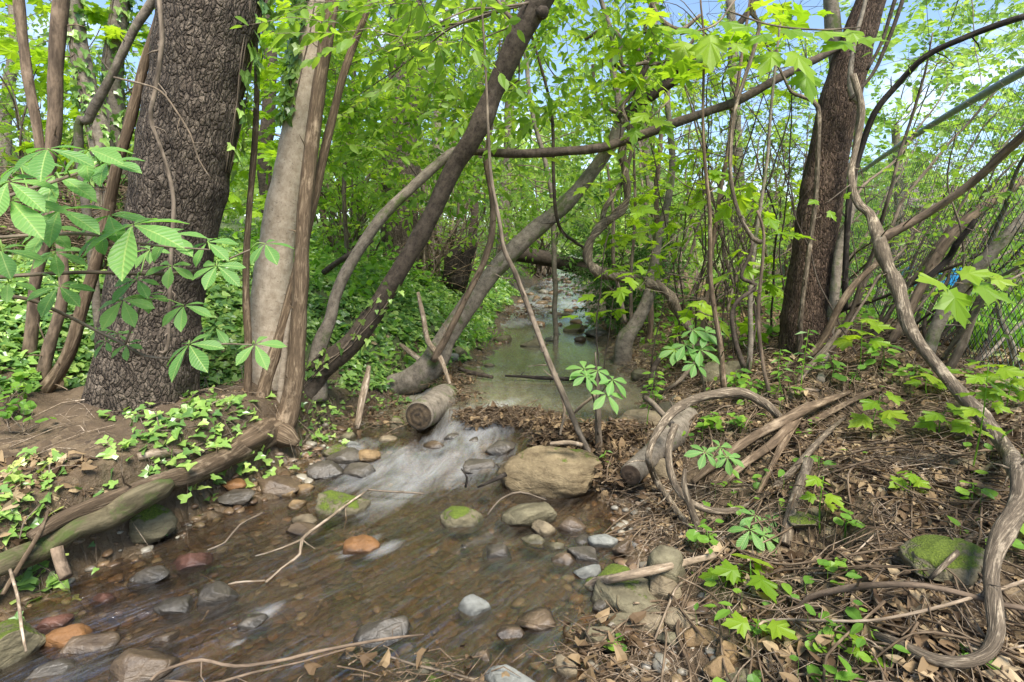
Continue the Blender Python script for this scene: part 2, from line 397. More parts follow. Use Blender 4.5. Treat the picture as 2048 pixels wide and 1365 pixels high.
def barkmat(name, dark, light, kind='rough', scale=1.0, moss=0.0, bump=.6, disp=False, sat=None):
    m = NT(name); rs = m.attr('rest').outputs['Vector']; r = m.attr('rnd').outputs['Fac']
    if kind == 'plates':
        warp = m.n('TexNoise', Scale=9.0 * scale, Detail=3.0); m.set(warp, 'Vector', rs)
        v0 = m.n('VectorMath', operation='MULTIPLY_ADD'); m.set(v0, 0, warp.outputs['Color']); v0.inputs[1].default_value = (.05, .05, .09); m.set(v0, 2, rs)
        mp = m.mapping(v0.outputs[0], (34 * scale, 34 * scale, 13 * scale))
        d = m.vor(mp, 1.0, 'DISTANCE_TO_EDGE').outputs['Distance']; c = m.vor(mp, 1.0).outputs['Color']
        gap = m.ramp(d, [(.0, 0.0), (.16, .75), (.5, 1.0)])
        mp2 = m.mapping(v0.outputs[0], (80 * scale, 80 * scale, 26 * scale))
        d2 = m.vor(mp2, 1.0, 'DISTANCE_TO_EDGE').outputs['Distance']
        cc = m.n('SeparateColor'); m.set(cc, 0, c)
        fine = m.noise(m.mapping(rs, (1, 1, .5)), 60 * scale, 5, .7)
        tone = m.math('ADD', m.math('MULTIPLY', cc.outputs[0], .45), m.math('MULTIPLY', fine, .65))
        h = m.math('ADD', m.math('MULTIPLY', gap, m.math('ADD', .6, m.math('MULTIPLY', cc.outputs[1], .6))), m.math('MULTIPLY', m.math('MINIMUM', d2, .3), .8))
        h = m.math('ADD', h, m.math('MULTIPLY', fine, .35))
        col = m.ramp(tone, [(.25, dark), (.75, light)])
        crack = m.math('MULTIPLY', m.math('MULTIPLY', m.math('SUBTRACT', 1.0, gap), m.ramp(m.noise(rs, 12 * scale, 3, .6), [(.38, .25), (.6, 1.0)])), .8)
        col = m.mix(crack, col, tuple(x * .35 for x in dark))
    elif kind == 'furrow':
        mp = m.mapping(rs, (30 * scale, 30 * scale, 5.5 * scale))
        n1 = m.noise(mp, 1.0, 6, .62, .6)
        n2 = m.noise(m.mapping(rs, (1, 1, .35)), 55 * scale, 5, .65)
        h = m.math('ADD', m.math('ABSOLUTE', m.math('SUBTRACT', n1, .5)), m.math('MULTIPLY', n2, .25))
        col = m.ramp(h, [(.10, tuple(x * .5 for x in dark)), (.2, dark), (.36, light)])
    elif kind == 'smooth':
        n1 = m.noise(m.mapping(rs, (1, 1, 1.6)), 14 * scale, 6, .6)
        n2 = m.noise(rs, 70 * scale, 4, .6)
        lent = m.math('GREATER_THAN', m.noise(m.mapping(rs, (18, 18, 60)), 1.4 * scale, 2, .5), .66)
        h = m.math('ADD', m.math('MULTIPLY', n1, .5), m.math('MULTIPLY', n2, .5)); h = m.math('ADD', h, m.math('MULTIPLY', lent, .3))
        col = m.ramp(m.math('ADD', m.math('MULTIPLY', n1, .7), m.math('MULTIPLY', n2, .3)), [(.32, dark), (.62, light)])
        col = m.mix(m.math('MULTIPLY', lent, .5), col, tuple(x * .5 for x in dark))
    else:
        n1 = m.noise(m.mapping(rs, (1, 1, .3)), 26 * scale, 6, .65, .4)
        n2 = m.noise(rs, 90 * scale, 3, .6)
        h = m.math('ADD', n1, m.math('MULTIPLY', n2, .3))
        col = m.ramp(n1, [(.3, tuple(x * .6 for x in dark)), (.42, dark), (.65, light)])
    lich = m.ramp(m.noise(rs, 7 * scale, 5, .7), [(.56, 0.0), (.7, .5)])
    col = m.mix(lich, col, tuple(min(1, x * 1.35 + .02) for x in light))
    if moss:
        mk = m.ramp(m.noise(rs, 4.5, 5, .7), [(.62 - moss * .3, 0.0), (.72 - moss * .3, .85)])
        col = m.mix(mk, col, (.075, .105, .025))
    vary = m.math('ADD', .8, m.math('MULTIPLY', r, .4))
    hs = m.n('HueSaturation'); m.set(hs, 'Color', col); m.set(hs, 'Value', vary); col = hs.outputs[0]
    nrm = m.bump(h, bump, .03 if kind == 'plates' else .012)
    m.surf(m.princ(col, .85, nrm, .2))
    return m.m
M['bark_plates'] = barkmat('plated_bark', (.065, .048, .035), (.215, .17, .125), 'plates', 1.4, bump=.85)
M['bark_right'] = barkmat('scaly_red_bark', (.07, .044, .030), (.27, .18, .122), 'plates', 1.35, bump=1.0)
M['bark_pale'] = barkmat('pale_smooth_bark', (.24, .185, .125), (.43, .355, .265), 'smooth', 1.0, bump=.35)
M['bark_dark'] = barkmat('dark_smooth_bark', (.020, .015, .011), (.085, .065, .047), 'smooth', 1.2, bump=.6)
M['bark_grey'] = barkmat('grey_lichen_bark', (.075, .06, .045), (.25, .21, .16), 'smooth', 1.1, moss=.25, bump=.5)
M['bark_mossy'] = barkmat('mossy_wood', (.08, .065, .035), (.20, .165, .095), 'rough', .8, moss=.5, bump=.7)
M['bark_stem'] = barkmat('stripped_stem', (.13, .09, .055), (.32, .24, .155), 'furrow', .9, bump=.7)
M['bark_vine'] = barkmat('vine_bark', (.13, .10, .068), (.42, .34, .235), 'furrow', 1.5, bump=1.0)
M['bark_brown'] = barkmat('brown_stem_bark', (.095, .068, .046), (.23, .165, .11), 'rough', 1.0, bump=.4)
M['bark_twig'] = barkmat('twig_bark', (.085, .065, .045), (.23, .18, .13), 'rough', 1.0, bump=.3)
M['bark_bleach'] = barkmat('bleached_wood', (.24, .18, .12), (.46, .38, .29), 'furrow', 1.2, bump=.4)
M['bark_black'] = barkmat('wet_black_bark', (.022, .017, .013), (.085, .068, .052), 'furrow', 1.2, bump=.8)

def rockmat(name, dark, light, moss=0.0, wet=0.0, speck=0.3):
    m = NT(name); rs = m.attr('rest').outputs['Vector']; r = m.attr('rnd').outputs['Fac']
    off = m.n('VectorMath', operation='ADD'); m.set(off, 0, rs); cx = m.n('CombineXYZ'); m.set(cx, 0, m.math('MULTIPLY', r, 37.0)); m.set(off, 1, cx.outputs[0]); v = off.outputs[0]
    n1 = m.noise(m.mapping(v, (1, 1, 2.4)), 9, 7, .62); n2 = m.noise(v, 60, 5, .7); vo = m.vor(m.mapping(v, (1, 1, 2)), 11, 'DISTANCE_TO_EDGE').outputs['Distance']
    t = m.math('ADD', m.math('MULTIPLY', n1, .7), m.math('MULTIPLY', n2, .3))
    col = m.ramp(t, [(.33, dark), (.5, tuple((a + b) / 2 for a, b in zip(dark, light))), (.66, light)])
    col = m.mix(m.ramp(n2, [(.62, 0.0), (.74, speck)]), col, tuple(min(1, x * 1.5) for x in light))
    h = m.math('ADD', m.math('ADD', n1, m.math('MULTIPLY', n2, .3)), m.math('MULTIPLY', m.math('MINIMUM', vo, .06), 1.5))
    g = m.n('NewGeometry'); sz = m.n('SeparateXYZ'); m.set(sz, 0, g.outputs['Normal'])
    if moss:
        mn = m.noise(v, 9, 6, .7); mk = m.math('ADD', m.math('MULTIPLY', sz.outputs[2], .35), mn)
        mk = m.ramp(mk, [(1.02 - moss * .45, 0.0), (1.10 - moss * .45, .95)])
        mf = m.noise(v, 160, 3, .7)
        col = m.mix(mk, col, m.ramp(mf, [(.3, (.045, .07, .008)), (.7, (.15, .20, .02))]))
        h = m.math('ADD', h, m.math('MULTIPLY', mk, m.math('ADD', .3, m.math('MULTIPLY', mf, .8))))
    wa = m.attr('wetness').outputs['Fac']
    dk = m.n('HueSaturation'); m.set(dk, 'Color', col); m.set(dk, 'Value', m.math('SUBTRACT', 1.0, m.math('MULTIPLY', wa, .6))); col = dk.outputs[0]
    rough = m.math('SUBTRACT', .85 - .55 * wet, m.math('MULTIPLY', wa, .5 if wet < .5 else .1))
    m.surf(m.princ(col, rough, m.bump(h, .7, .02), .3 + .3 * wet)); return m.m
M['rock_tan'] = rockmat('tan_stone', (.10, .075, .045), (.25, .20, .125), .12)
M['rock_greytan'] = rockmat('olive_stone', (.075, .062, .036), (.20, .175, .105), .3)
M['rock_boulder'] = rockmat('boulder_stone', (.075, .052, .026), (.235, .18, .10), .34)
M['rock_pale'] = rockmat('pale_grey_stone', (.10, .10, .085), (.25, .25, .22), 0.0)
M['rock_dark'] = rockmat('dark_wet_stone', (.035, .03, .022), (.12, .10, .075), .1, .8)
M['rock_brown'] = rockmat('brown_wet_stone', (.05, .033, .02), (.15, .105, .062), 0, .75)
M['rock_orange'] = rockmat('orange_stone', (.11, .052, .018), (.23, .11, .038), 0, .5)
M['rock_brick'] = rockmat('brick_stone', (.08, .035, .022), (.16, .075, .05), 0, .6)
M['rock_moss'] = rockmat('mossy_stone', (.09, .08, .05), (.24, .21, .14), .95)
M['rock_halfmoss'] = rockmat('part_mossy_stone', (.07, .06, .035), (.20, .17, .10), .62)
M['rock_yellow'] = rockmat('ochre_stone', (.12, .075, .034), (.27, .18, .085), 0, .2)

# ground: masks come from attributes computed with the terrain
def groundmat():
    m = NT('bank_soil'); g = m.n('NewGeometry').outputs['Position']
    bed = m.attr('bed').outputs['Fac']; lit = m.attr('litter').outputs['Fac']; lawn = m.attr('lawn').outputs['Fac']; wet = m.attr('wet').outputs['Fac']; ivy = m.attr('ivy').outputs['Fac']
    n1 = m.noise(g, 3.5, 6, .6); n2 = m.noise(g, 22, 6, .7); n3 = m.noise(g, 90, 4, .7)
    soil = m.ramp(n1, [(.3, (.058, .040, .024)), (.5, (.105, .073, .043)), (.7, (.165, .118, .07))])
    soil = m.mix(m.ramp(n2, [(.4, 0.0), (.65, .6)]), soil, (.11, .075, .045))
    vp = m.vor(g, 38); pc = m.n('SeparateColor'); m.set(pc, 0, vp.outputs['Color'])
    litc = m.ramp(pc.outputs[0], [(0, (.06, .04, .022)), (.5, (.14, .095, .052)), (1, (.26, .19, .11))])
    col = m.mix(lit, soil, litc)
    vb = m.vor(m.mapping(g, (1, 1, 0.3)), 26); bc = m.n('SeparateColor'); m.set(bc, 0, vb.outputs['Color'])
    vb2 = m.vor(g, 9); bc2 = m.n('SeparateColor'); m.set(bc2, 0, vb2.outputs['Color'])
    bedc = m.ramp(bc.outputs[0], [(0, (.028, .018, .011)), (.35, (.07, .047, .029)), (.6, (.125, .09, .055)), (.85, (.17, .105, .052)), (1, (.125, .112, .09))])
    bedc = m.mix(m.math('MULTIPLY', bc2.outputs[0], .6), bedc, (.115, .085, .052))
    bedc = m.mix(m.ramp(n1, [(.45, 0.0), (.62, .6)]), bedc, (.16, .11, .06))
    col = m.mix(bed, col, bedc)
    gr = m.ramp(n2, [(.3, (.26, .38, .10)), (.7, (.42, .54, .18))])
    col = m.mix(lawn, col, gr)
    col = m.mix(ivy, col, (.09, .12, .045))
    mossm = m.math('MULTIPLY', m.ramp(m.noise(g, 1.6, 4, .6), [(.58, 0.0), (.7, .6)]), m.math('SUBTRACT', 1.0, bed))
    col = m.mix(mossm, col, (.085, .10, .035))
    h = m.math('ADD', m.math('MULTIPLY', n2, 1.0), m.math('MULTIPLY', n3, .35))
    h = m.math('ADD', h, m.math('MULTIPLY', m.math('MULTIPLY', vp.outputs['Distance'], lit), .6))
    h = m.math('SUBTRACT', h, m.math('MULTIPLY', m.math('MULTIPLY', vb.outputs['Distance'], bed), 1.5))
    rough = m.math('SUBTRACT', .9, m.math('MULTIPLY', wet, .55))
    m.surf(m.princ(col, rough, m.bump(h, .9, .03), .35)); return m.m
M['ground'] = groundmat()

def watermat():
    m = NT('creek_water'); uv = m.attr('flow').outputs['Vector']; foam_sheen = m.attr('foam_sheen').outputs['Fac']; rip = m.attr('rip').outputs['Fac']
    s1 = m.noise(m.mapping(uv, (9, 2.2, 1)), 1.0, 5, .6, .5); s2 = m.noise(m.mapping(uv, (38, 5.0, 1)), 1.0, 4, .6, .3); s3 = m.noise(m.mapping(uv, (7, 7, 1)), 2.0, 3, .6, .2)
    h = m.math('ADD', m.math('MULTIPLY', s1, .8), m.math('MULTIPLY', s2, .22)); h = m.math('ADD', h, m.math('MULTIPLY', s3, .25))
    bs = m.math('ADD', .12, m.math('MULTIPLY', rip, .8))
    bp = m.n('Bump', Distance=.03); m.set(bp, 'Height', h); m.set(bp, 'Strength', bs); nrm = bp.outputs[0]
    fr = m.n('Fresnel', IOR=1.33); m.set(fr, 'Normal', nrm)
    gl = m.n('BsdfGlossy', Roughness=.15); m.set(gl, 'Normal', nrm)
    tr = m.n('BsdfTransparent', Color=(.86, .74, .58, 1))
    pool = m.attr('pool').outputs['Fac']; mc = m.mix(s1, m.mix(pool, (.06, .042, .028), (.26, .235, .14)), m.mix(pool, (.15, .115, .08), (.40, .37, .24)))
    murk = m.n('BsdfDiffuse', Color=mc); m.set(murk, 'Normal', nrm)
    mk = m.n('MixShader'); m.set(mk, 0, m.math('ADD', m.math('MULTIPLY', pool, .24), m.ramp(s1, [(.35, .05), (.65, .28)]))); m.set(mk, 1, tr.outputs[0]); m.set(mk, 2, murk.outputs[0])
    mx = m.n('MixShader'); m.set(mx, 0, m.math('MINIMUM', m.math('MULTIPLY_ADD', m.ramp(s2, [(.42, 0.0), (.66, .27)]), m.math('SUBTRACT', 1.0, pool), m.math('MULTIPLY', fr.outputs[0], m.math('SUBTRACT', 2.2, m.math('MULTIPLY', pool, .6)))), .85)); m.set(mx, 1, mk.outputs[0]); m.set(mx, 2, gl.outputs[0])
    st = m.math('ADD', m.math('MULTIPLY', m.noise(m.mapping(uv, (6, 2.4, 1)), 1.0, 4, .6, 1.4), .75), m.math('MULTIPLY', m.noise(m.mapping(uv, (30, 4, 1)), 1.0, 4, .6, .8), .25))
    fs = m.ramp(m.math('ADD', m.math('MULTIPLY', foam_sheen, .62), m.math('MULTIPLY', st, .75)), [(.48, 0.0), (1.05, .46)])
    fs = m.math('MULTIPLY', fs, m.ramp(foam_sheen, [(0, .15), (.22, 1.0)]))
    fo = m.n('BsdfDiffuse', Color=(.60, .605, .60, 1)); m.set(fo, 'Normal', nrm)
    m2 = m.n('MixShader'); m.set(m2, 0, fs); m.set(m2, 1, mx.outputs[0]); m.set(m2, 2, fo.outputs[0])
    m.surf(m2.outputs[0]); return m.m
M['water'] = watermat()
def plain(name, col, rough=.6, metal=0.0, nscale=20, var=.25, bump=.1, spec=.4):
    m = NT(name); g = m.n('TexCoord').outputs['Object']; n = m.noise(g, nscale, 5, .6)
    c = m.ramp(n, [(.3, tuple(x * (1 - var) for x in col)), (.7, tuple(min(1, x * (1 + var)) for x in col))])
    p = m.n('BsdfPrincipled', Roughness=rough, Metallic=metal); m.set(p, 'Base Color', c); m.set(p, 'Normal', m.bump(n, bump, .01)); p.inputs['Specular IOR Level'].default_value = spec
    m.surf(p.outputs[0]); return m.m
M['galv'] = plain('galvanised_steel', (.26, .30, .31), .5, .6)
M['wire'] = plain('fence_wire', (.05, .06, .055), .55, .5)
M['endgrain_dark'] = None
def endgrain(name, dark, light):
    m = NT(name); rs = m.attr('rest').outputs['Vector']; l = m.n('VectorMath', operation='LENGTH'); m.set(l, 0, rs)
    n = m.noise(rs, 20, 5, .7); rr = m.math('ADD', m.math('MULTIPLY', l.outputs['Value'], 150), m.math('MULTIPLY', n, 6)); s = m.math('SINE', rr)
    t = m.math('ADD', m.math('MULTIPLY', n, .8), m.math('MULTIPLY', s, .035)); c = m.ramp(t, [(.3, dark), (.62, light)])
    m.surf(m.princ(c, .8, m.bump(m.math('ADD', s, n), .4, .004), .3)); return m.m
M['endgrain_dark'] = endgrain('weathered_end_grain', (.02, .015, .01), (.13, .09, .05))
M['endgrain_brown'] = endgrain('brown_end_grain', (.04, .026, .016), (.12, .08, .05))
M['brick'] = plain('pink_brick_wall', (.42, .26, .22), .8, 0, 40)
M['white'] = plain('white_trim', (.7, .7, .68), .6)
M['blue'] = plain('blue_plastic', (.02, .22, .55), .4, 0, 8)
M['glass'] = plain('window_glass', (.08, .1, .12), .1)
M['roof'] = plain('roof_shingle', (.16, .13, .12), .9, 0, 30)
M['flower'] = plain('white_petal', (.8, .8, .78), .5)
# ------------------------------------------------------------ ground sheet
def build_ground():
    ys = np.concatenate([np.linspace(-3, 1, 24, endpoint=False), np.arange(1, 6, .02), np.arange(6, 20, .07), np.geomspace(20, 300, 60)])
    u = np.linspace(-1, 1, 601); sx = .3 * u + .7 * u ** 3
    W = np.maximum(7.5, 1.35 * ys)
    X = W[:, None] * sx[None, :]; Y = np.repeat(ys[:, None], len(u), 1)
    Z = height(X, Y)
    a, b, zw = xl(Y), xr(Y), zwat(X, Y)
    dl, dr = a - X, X - b; out = np.maximum(dl, dr)
    n = fbm(X * 2, Y * 2, 2.2, 3)
    bed = 1 - sstep(0.0, .12, out + .05 * n)
    fencex = FX0 + (Y - FY0) * FD[0] / FD[1]
    lawn = sstep(-.2, .5, X - fencex - .1 + .25 * n) * (Y > -3)
    lawn = np.maximum(lawn, sstep(20, 30, Y))
    litter = np.clip(sstep(.25, .6, dr + .2 * n) * (1 - lawn), 0, 1) * .9
    litter = np.maximum(litter, sstep(0, .2, dl) * sstep(3.0, 2.4, Y) * .6)
    wp = np.interp(Y, [0, 3.3, 4.0, 4.8, 40], [1.4, 1.3, 0.75, 0.2, 0.15])
    ivy = sstep(0, .3, dl - wp + .2 * n) * sstep(2.8, 3.8, Y)
    wet = 1 - sstep(.05, .45, out + .12 * n)
    v = np.stack([X, Y, Z], -1).reshape(-1, 3); R, K = X.shape
    i = np.arange(R - 1)[:, None] * K; j = np.arange(K - 1)[None]
    q = np.stack([i + j, i + j + 1, i + K + j + 1, i + K + j], -1).reshape(-1, 4)
    mb = MB(); mb.add(v, [q]); o = mb.build('ground', M['ground']); tag(o, kind='structure')
    for k, arr in (('bed', bed), ('litter', litter), ('lawn', lawn), ('wet', wet), ('ivy', ivy)):
        at = o.data.attributes.new(k, 'FLOAT', 'POINT'); at.data.foreach_set('value', arr.astype(np.float32).ravel())
build_ground()

FOAM = [(850, 930, .34), (770, 925, .24), (960, 880, .26), (1000, 840, .14), (900, 870, .22), (690, 905, .15), (470, 1250, .02), (720, 1070, .07), (1290, 1045, .10), (530, 1200, .04), (940, 925, .18), (770, 1075, .06)]
def build_water():
    ys = np.concatenate([np.arange(.3, 7, .018), np.arange(7, 40, .09)]); s = np.linspace(0, 1, 150)
    Y = np.repeat(ys[:, None], len(s), 1); A = xl(ys) - .12; B = xr(ys) + .12
    X = A[:, None] + (B - A)[:, None] * s[None]
    # flow direction bends to the lower left near the camera
    fu = (X - A[:, None] * .85) ; fu = fu + .0
    FU = (X + .95 * sstep(4.4, 1.2, Y) * 1.0 * (4.4 - np.minimum(Y, 4.4)) * .55); FV = Y + .3 * X * sstep(4.5, 3, Y)
    Z = zwat(X, Y)
    e = .03; gx = (zwat(X + e, Y) - zwat(X - e, Y)) / (2 * e); gy = (zwat(X, Y + e) - zwat(X, Y - e)) / (2 * e)
    gr = np.sqrt(gx ** 2 + gy ** 2)
    foam_sheen = np.clip(gr / .4, 0, 1) * .30 * (1 + 1.9 * pn(X * 3.6, Y * 3.0, 5))
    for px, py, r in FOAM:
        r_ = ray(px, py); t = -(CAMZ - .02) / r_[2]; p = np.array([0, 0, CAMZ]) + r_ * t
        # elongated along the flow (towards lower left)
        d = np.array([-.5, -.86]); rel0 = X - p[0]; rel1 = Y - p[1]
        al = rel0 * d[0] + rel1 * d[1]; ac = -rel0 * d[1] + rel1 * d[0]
        foam_sheen = np.maximum(foam_sheen, np.exp(-(al / (r * 1.9)) ** 2 - (ac / (r * .8)) ** 2) * .62)
    far = sstep(8, 9.5, Y); foam_sheen = np.maximum(foam_sheen, far * np.clip(.45 + .5 * pn(X * 2.2, Y * 1.2), 0, .8))
    foam_sheen = np.maximum(foam_sheen, .10 * sstep(4.3, 3.8, Y) * (1 - .6 * sstep(-.1, .4, X)) * (1 + .8 * pn(X * 1.7 + 3, Y * 1.7)))  # faint streaks over the near flow: sky sheen painted in with the foam colour
    pool = sstep(3.9, 4.4, Y) * sstep(9.5, 8, Y)
    rip = np.clip(.25 + .75 * sstep(4.4, 3.8, Y) + .6 * far - .15 * sstep(2.5, 1.5, Y) * sstep(-.4, .2, X), .1, 1)
    amp = np.clip(sstep(4.5, 3.9, Y) + .5 * far, .12, 1) * (1 - .7 * sstep(-.4, .3, X) * sstep(3, 2.4, Y))
    Z = Z + amp * .02 * fbm(FU * 3.5, FV * 1.3, 3.3, 4) + .03 * np.exp(-((Y - 3.75) / .4) ** 2) * pn(X * 4.5, Y * 3.5, 8) + np.clip(foam_sheen, 0, 1) * .018 * pn(FU * 8, FV * 3)
    Z = Z - .03
    v = np.stack([X, Y, Z], -1).reshape(-1, 3); R, K = X.shape
    i = np.arange(R - 1)[:, None] * K; j = np.arange(K - 1)[None]
    q = np.stack([i + j, i + j + 1, i + K + j + 1, i + K + j], -1).reshape(-1, 4)
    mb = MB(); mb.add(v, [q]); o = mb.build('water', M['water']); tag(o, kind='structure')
    for k, arr in (('foam_sheen', foam_sheen), ('rip', rip), ('pool', pool)):
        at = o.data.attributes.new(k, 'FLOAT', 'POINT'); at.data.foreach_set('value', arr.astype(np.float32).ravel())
    at = o.data.attributes.new('flow', 'FLOAT_VECTOR', 'POINT'); at.data.foreach_set('vector', np.stack([FU, FV, 0 * FU], -1).astype(np.float32).ravel())
build_water()

# ------------------------------------------------------------ stones
def ico(sub):
    import bmesh
    bm = bmesh.new(); bmesh.ops.create_icosphere(bm, subdivisions=sub, radius=1.0)
    v = np.array([x.co[:] for x in bm.verts]); f = np.array([[y.index for y in x.verts] for x in bm.faces]); bm.free(); return v, f
ICO = {k: ico(k) for k in (1, 2, 3, 4, 5)}
def rock_verts(seed, sub, flat=.0, ang=.6, boxy=0):
    v, f = ICO[sub]; v = v.copy(); r = np.random.default_rng(seed)
    if boxy: v = v / (np.abs(v) ** boxy).sum(1)[:, None] ** (1 / boxy); v[:, 1] *= 1 - .12 * v[:, 2]; v[:, 2] *= 1 - .16 * v[:, 0]
    v *= (1 + .16 * fbm(v[:, 0] * 1.1 + seed, v[:, 1] * 1.1, v[:, 2] * 1.1, 2))[:, None]
    for k in range(int(10 * ang) + 3):
        n = unit(r.normal(size=3)); d = r.uniform(.52, .84) if not boxy else r.uniform(.86, 1.1)
        ex = np.clip(v @ n - d, 0, None); v -= np.outer(ex * .92, n)
    v *= (1 + .05 * fbm(v[:, 0] * 3.5 + seed, v[:, 1] * 3.5, v[:, 2] * 5, 4))[:, None]
    v *= (1 + .018 * fbm(v[:, 0] * 11 + seed, v[:, 1] * 11, v[:, 2] * 16, 3))[:, None]
    v /= np.abs(v).max(0)
    return v, f
STONES = []
def stone(label, px, py, wpx, hpx, mat, rot=0.0, ang=.6, name='creek_stone', grp='stones in and beside the creek', sub=None, lift=.24, tilt=0.0, deep=.75, water=True, seed=None, cat='stone', boxy=0):
    seed = int(px * 7 + py) if seed is None else seed
    p = G(px, py + hpx * .22, 0, water)
    d = axd(p); wd = wpx * 1.1 / FPX * d; th = math.atan2(CAMZ - p[2], p[1])
    dp = wd * deep
    hh = max(.38 * wd, (hpx / FPX * d - dp * sin(th) * .8) / cos(th))
    z0 = max(hz(p[0], p[1]), zwat(p[0], p[1]) - .05 if water else -9)
    c = np.array([p[0], p[1], z0 + hh * (.5 - .5 + lift)])
    sub = sub or (5 if wpx > 150 else 4 if wpx > 45 else 3)
    v, f = rock_verts(seed, sub, ang=ang, boxy=boxy)
    v = v * np.array([wd / 2, dp / 2, hh * .64])
    ct, st = cos(tilt), sin(tilt); v = v @ np.array([[ct, 0, st], [0, 1, 0], [-st, 0, ct]])
    a = radians(rot); v = v @ np.array([[cos(a), sin(a), 0], [-sin(a), cos(a), 0], [0, 0, 1]])
    STONES.append((c[0], c[1], max(wd, dp) * .5))
    mb = MB(); mb.add(v + c, [f], rest=v); o = mb.build(name, M[mat], pos=c)
    W = v + c; wz = zwat(W[:, 0], W[:, 1]) - .03; wt = (1 - sstep(.004, .022, W[:, 2] - wz + .012 * pn(W[:, 0] * 30, W[:, 1] * 30, W[:, 2] * 20))) * (1.0 if water else 0)
    at = o.data.attributes.new('wetness', 'FLOAT', 'POINT'); at.data.foreach_set('value', wt.astype(np.float32))
    tag(o, label, cat, grp); return o
stone('large blocky tan boulder with a flat mossy face beside the debris pile', 1095, 938, 196, 112, 'rock_boulder', -10, .6, 'boulder', None, 5, .42, .05, .52, cat='boulder', seed=11, boxy=3.2)
